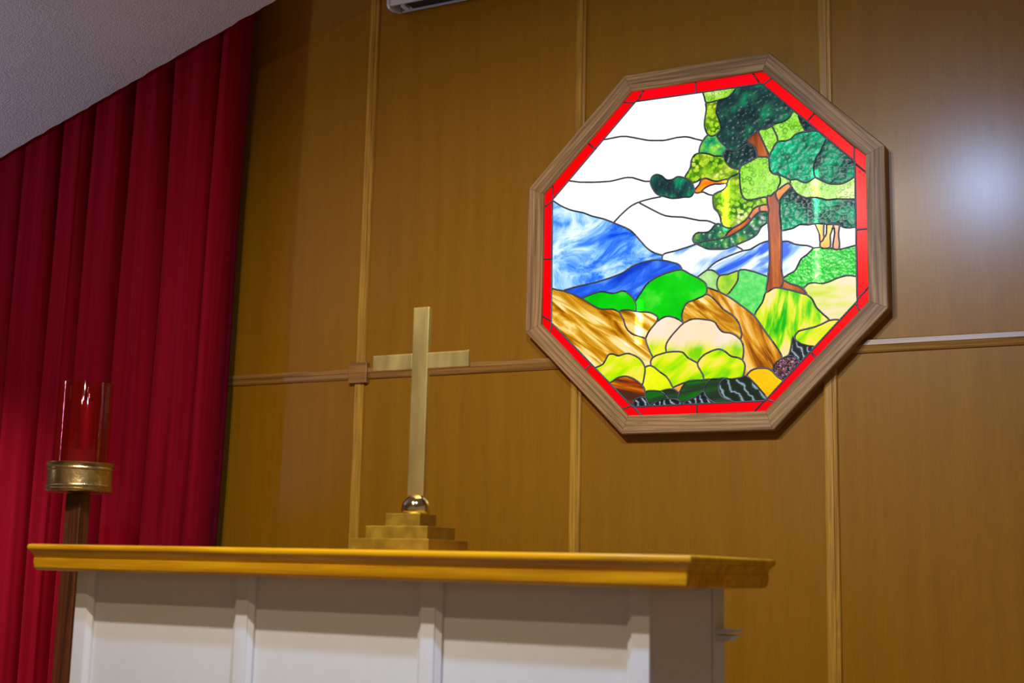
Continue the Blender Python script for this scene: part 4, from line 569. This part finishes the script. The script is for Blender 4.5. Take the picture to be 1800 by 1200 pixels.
for i in range(3):
    MB().box(bars[i]-ax+0.012, bars[i+1]-ax-0.012, PY0-ay, PY0-ay+0.0118, 0.0, UZ).build('front_panel', M['white'], al)
def pil(kind):
    c = [(0.0145, 0.020), (0.0175, 0.0195), (0.019, 0.016), (0.0215, 0.0145), (0.0255, 0.011), (0.029, 0.0085), (0.0305, 0.0085)]
    R = [(u, v) for u, v in c]+[(0.0305, 0.0)]; L = [(-u, v) for u, v in R][::-1]
    if kind == 'left': L = [(-0.021, 0.0), (-0.021, 0.020)]
    if kind == 'right': R = [(0.022, 0.020), (0.022, 0.0)]
    return L+R
for i, x in enumerate(bars):
    pr = pil('left' if i == 0 else 'right' if i == 3 else 'mid')
    MB().extrude([(u, -v) for u, v in pr], 0.0, UZ, lambda u, v, a: (x+u-ax, PY0-ay-0.0002+v, a)).build('pilaster', M['white'], al, smooth=25)
MB().box(PX1-ax-0.0038, PX1-ax, PY0-ay+0.001, PY1-ay, 0.0, UZ).build('side_panel', M['white'], al)
MB().box(PX0-ax-0.0, PX0-ax+0.0118, PY0-ay+0.001, PY1-ay, 0.0, UZ).build('side_panel', M['white'], al)
MB().box(PX0-ax, PX1-ax+0.002, PY1-ay+0.008, PY1-ay+0.088, 0.0, UZ, 0.003).build('rear_post', M['white'], al)
MB().extrude([(0.0022, 0.0), (0.047, 0.006), (0.0505, 0.0085), (0.0505, 0.012), (0.0022, 0.014)], PY1-ay+0.02, PY1-ay+0.08, lambda u, v, a: (PX1-ax+u, a, v+AZ-0.174)).build('ledge', M['white'], al)
MB().extrude([(0.0022, -0.014), (0.030, -0.014), (0.044, 0.0), (0.0022, -0.0004)], PY1-ay+0.025, PY1-ay+0.075, lambda u, v, a: (PX1-ax+u, a, v+AZ-0.174)).build('ledge_bracket', M['white'], al)

# ------------------------------------------------------------------ altar cross
cr = thing('altar_cross', 'tall brass cross on a ball and stepped base, standing on the altar', 'cross', (-0.272, -1.405, AZ))
cz0 = 0.0
for hx, hy, hh, nm in ((0.113, 0.098, 0.031, 'base_step'), (0.091, 0.069, 0.032, 'base_step'), (0.051, 0.040, 0.032, 'base_step')):
    MB().box(-hx, hx, -hy, hy, cz0, cz0+hh, 0.0012).build(nm, M['brass_dull'], cr); cz0 += hh
prof = []
for k in range(0, 25):
    a = -0.36*math.pi+k/24*(0.36+0.44)*math.pi
    prof.append((0.037*math.cos(a), cz0+0.012+0.037*math.sin(a)))
prof[0] = (prof[0][0], cz0+0.0002)
bx = 0.014
MB().lathe([(r, max(z, cz0+0.0002)) for r, z in prof], 40, bx, 0).build('ball', M['brass_bright'], cr, smooth=60)
zt = 0.627
MB().box(bx-0.0235, bx+0.0235, -0.0065, 0.0065, cz0+0.046, zt, 0.0012).build('upright', M['brass'], cr)
MB().box(bx-0.144, bx-0.0237, -0.0063, 0.0063, 0.4655, 0.5065, 0.0012).build('arm', M['brass'], cr)
MB().box(bx+0.0237, bx+0.144, -0.0063, 0.0063, 0.4655, 0.5065, 0.0012).build('arm', M['brass'], cr)

# ------------------------------------------------------------------ candle stand
cs = thing('candle_stand', 'dark wooden candle stand with brass cup and red glass cylinder, before the curtain', 'candle stand', (-1.832, -1.0, 0))
MB().box(-0.17, 0.17, -0.17, 0.17, 0.0, 0.03, 0.004).box(-0.12, 0.12, -0.12, 0.12, 0.03, 0.055, 0.004).build('foot', M['post'], cs)
MB().box(-0.029, 0.029, -0.029, 0.029, 0.055, 1.176, 0.003).build('post', M['post'], cs, rot=(0, 0, R_(12)))
cb = 1.178
MB().lathe([(0.002, cb), (0.030, cb), (0.098, cb+0.002), (0.107, cb+0.004), (0.1095, cb+0.008), (0.1095, cb+0.013), (0.107, cb+0.016), (0.107, cb+0.0195), (0.1085, cb+0.022), (0.1065, cb+0.025), (0.1055, cb+0.030),
            (0.1055, cb+0.074), (0.107, cb+0.076), (0.108, cb+0.080), (0.107, cb+0.083), (0.106, cb+0.086), (0.108, cb+0.089), (0.1095, cb+0.094), (0.1115, cb+0.098), (0.1115, cb+0.100),
            (0.104, cb+0.100), (0.103, cb+0.090), (0.102, cb+0.012), (0.002, cb+0.010)], 64).build('cup', M['brass_cup'], cs, smooth=35)
def red_glass():
    t = NT('red_glass')
    lw = t.n('ShaderNodeLayerWeight', i_Blend=0.25)
    tr = t.n('ShaderNodeBsdfTransparent', i_Color=(0.94, 0.42, 0.48, 1)); gl = t.n('ShaderNodeBsdfGlossy', i_Roughness=0.04, i_Color=(1, 0.85, 0.85, 1))
    fc = t.n('ShaderNodeMath', operation='MULTIPLY_ADD', i_0=lw.outputs['Facing'], i_1=0.08, i_2=0.025)
    wv = t.noise(t.coords(scale=(20, 20, 6)), 3, 3); t.t.links.new(t.bump(wv, 0.04, 0.01), gl.inputs['Normal'])
    mx = t.n('ShaderNodeMixShader', i_0=fc.outputs[0], i_1=tr.outputs[0], i_2=gl.outputs[0]); t.t.links.new(mx.outputs[0], t.out.inputs[0]); return t.m
g0 = cb+0.0125
MB().lathe([(0.0885, g0), (0.0885, 1.547), (0.0880, 1.548), (0.0862, 1.548), (0.0858, 1.547), (0.0858, g0)], 64, close=True).build('glass_cylinder', red_glass(), cs, smooth=50)
cn = thing('candle', 'short wax candle with a slim upper tube standing inside the red glass cylinder', 'candle', (-1.832, -1.0, g0))
wax = plain('red_wax', (0.17, 0.010, 0.016), 0.6, nscale=20)
MB().lathe([(0.002, 0.0), (0.064, 0.0), (0.064, 0.128), (0.060, 0.133), (0.002, 0.131)], 40).build('wax_body', wax, cn, smooth=40)
MB().lathe([(0.002, 0.1315), (0.024, 0.1315), (0.024, 0.292), (0.021, 0.296), (0.002, 0.296)], 32, 0.012, 0).build('oil_tube', plain('dark_red_plastic', (0.22, 0.014, 0.024), 0.6), cn, smooth=40)
MB().lathe([(0.0004, 0.296), (0.002, 0.296), (0.002, 0.318), (0.0004, 0.319)], 10, 0.012, 0).build('wick', M['black'], cn)
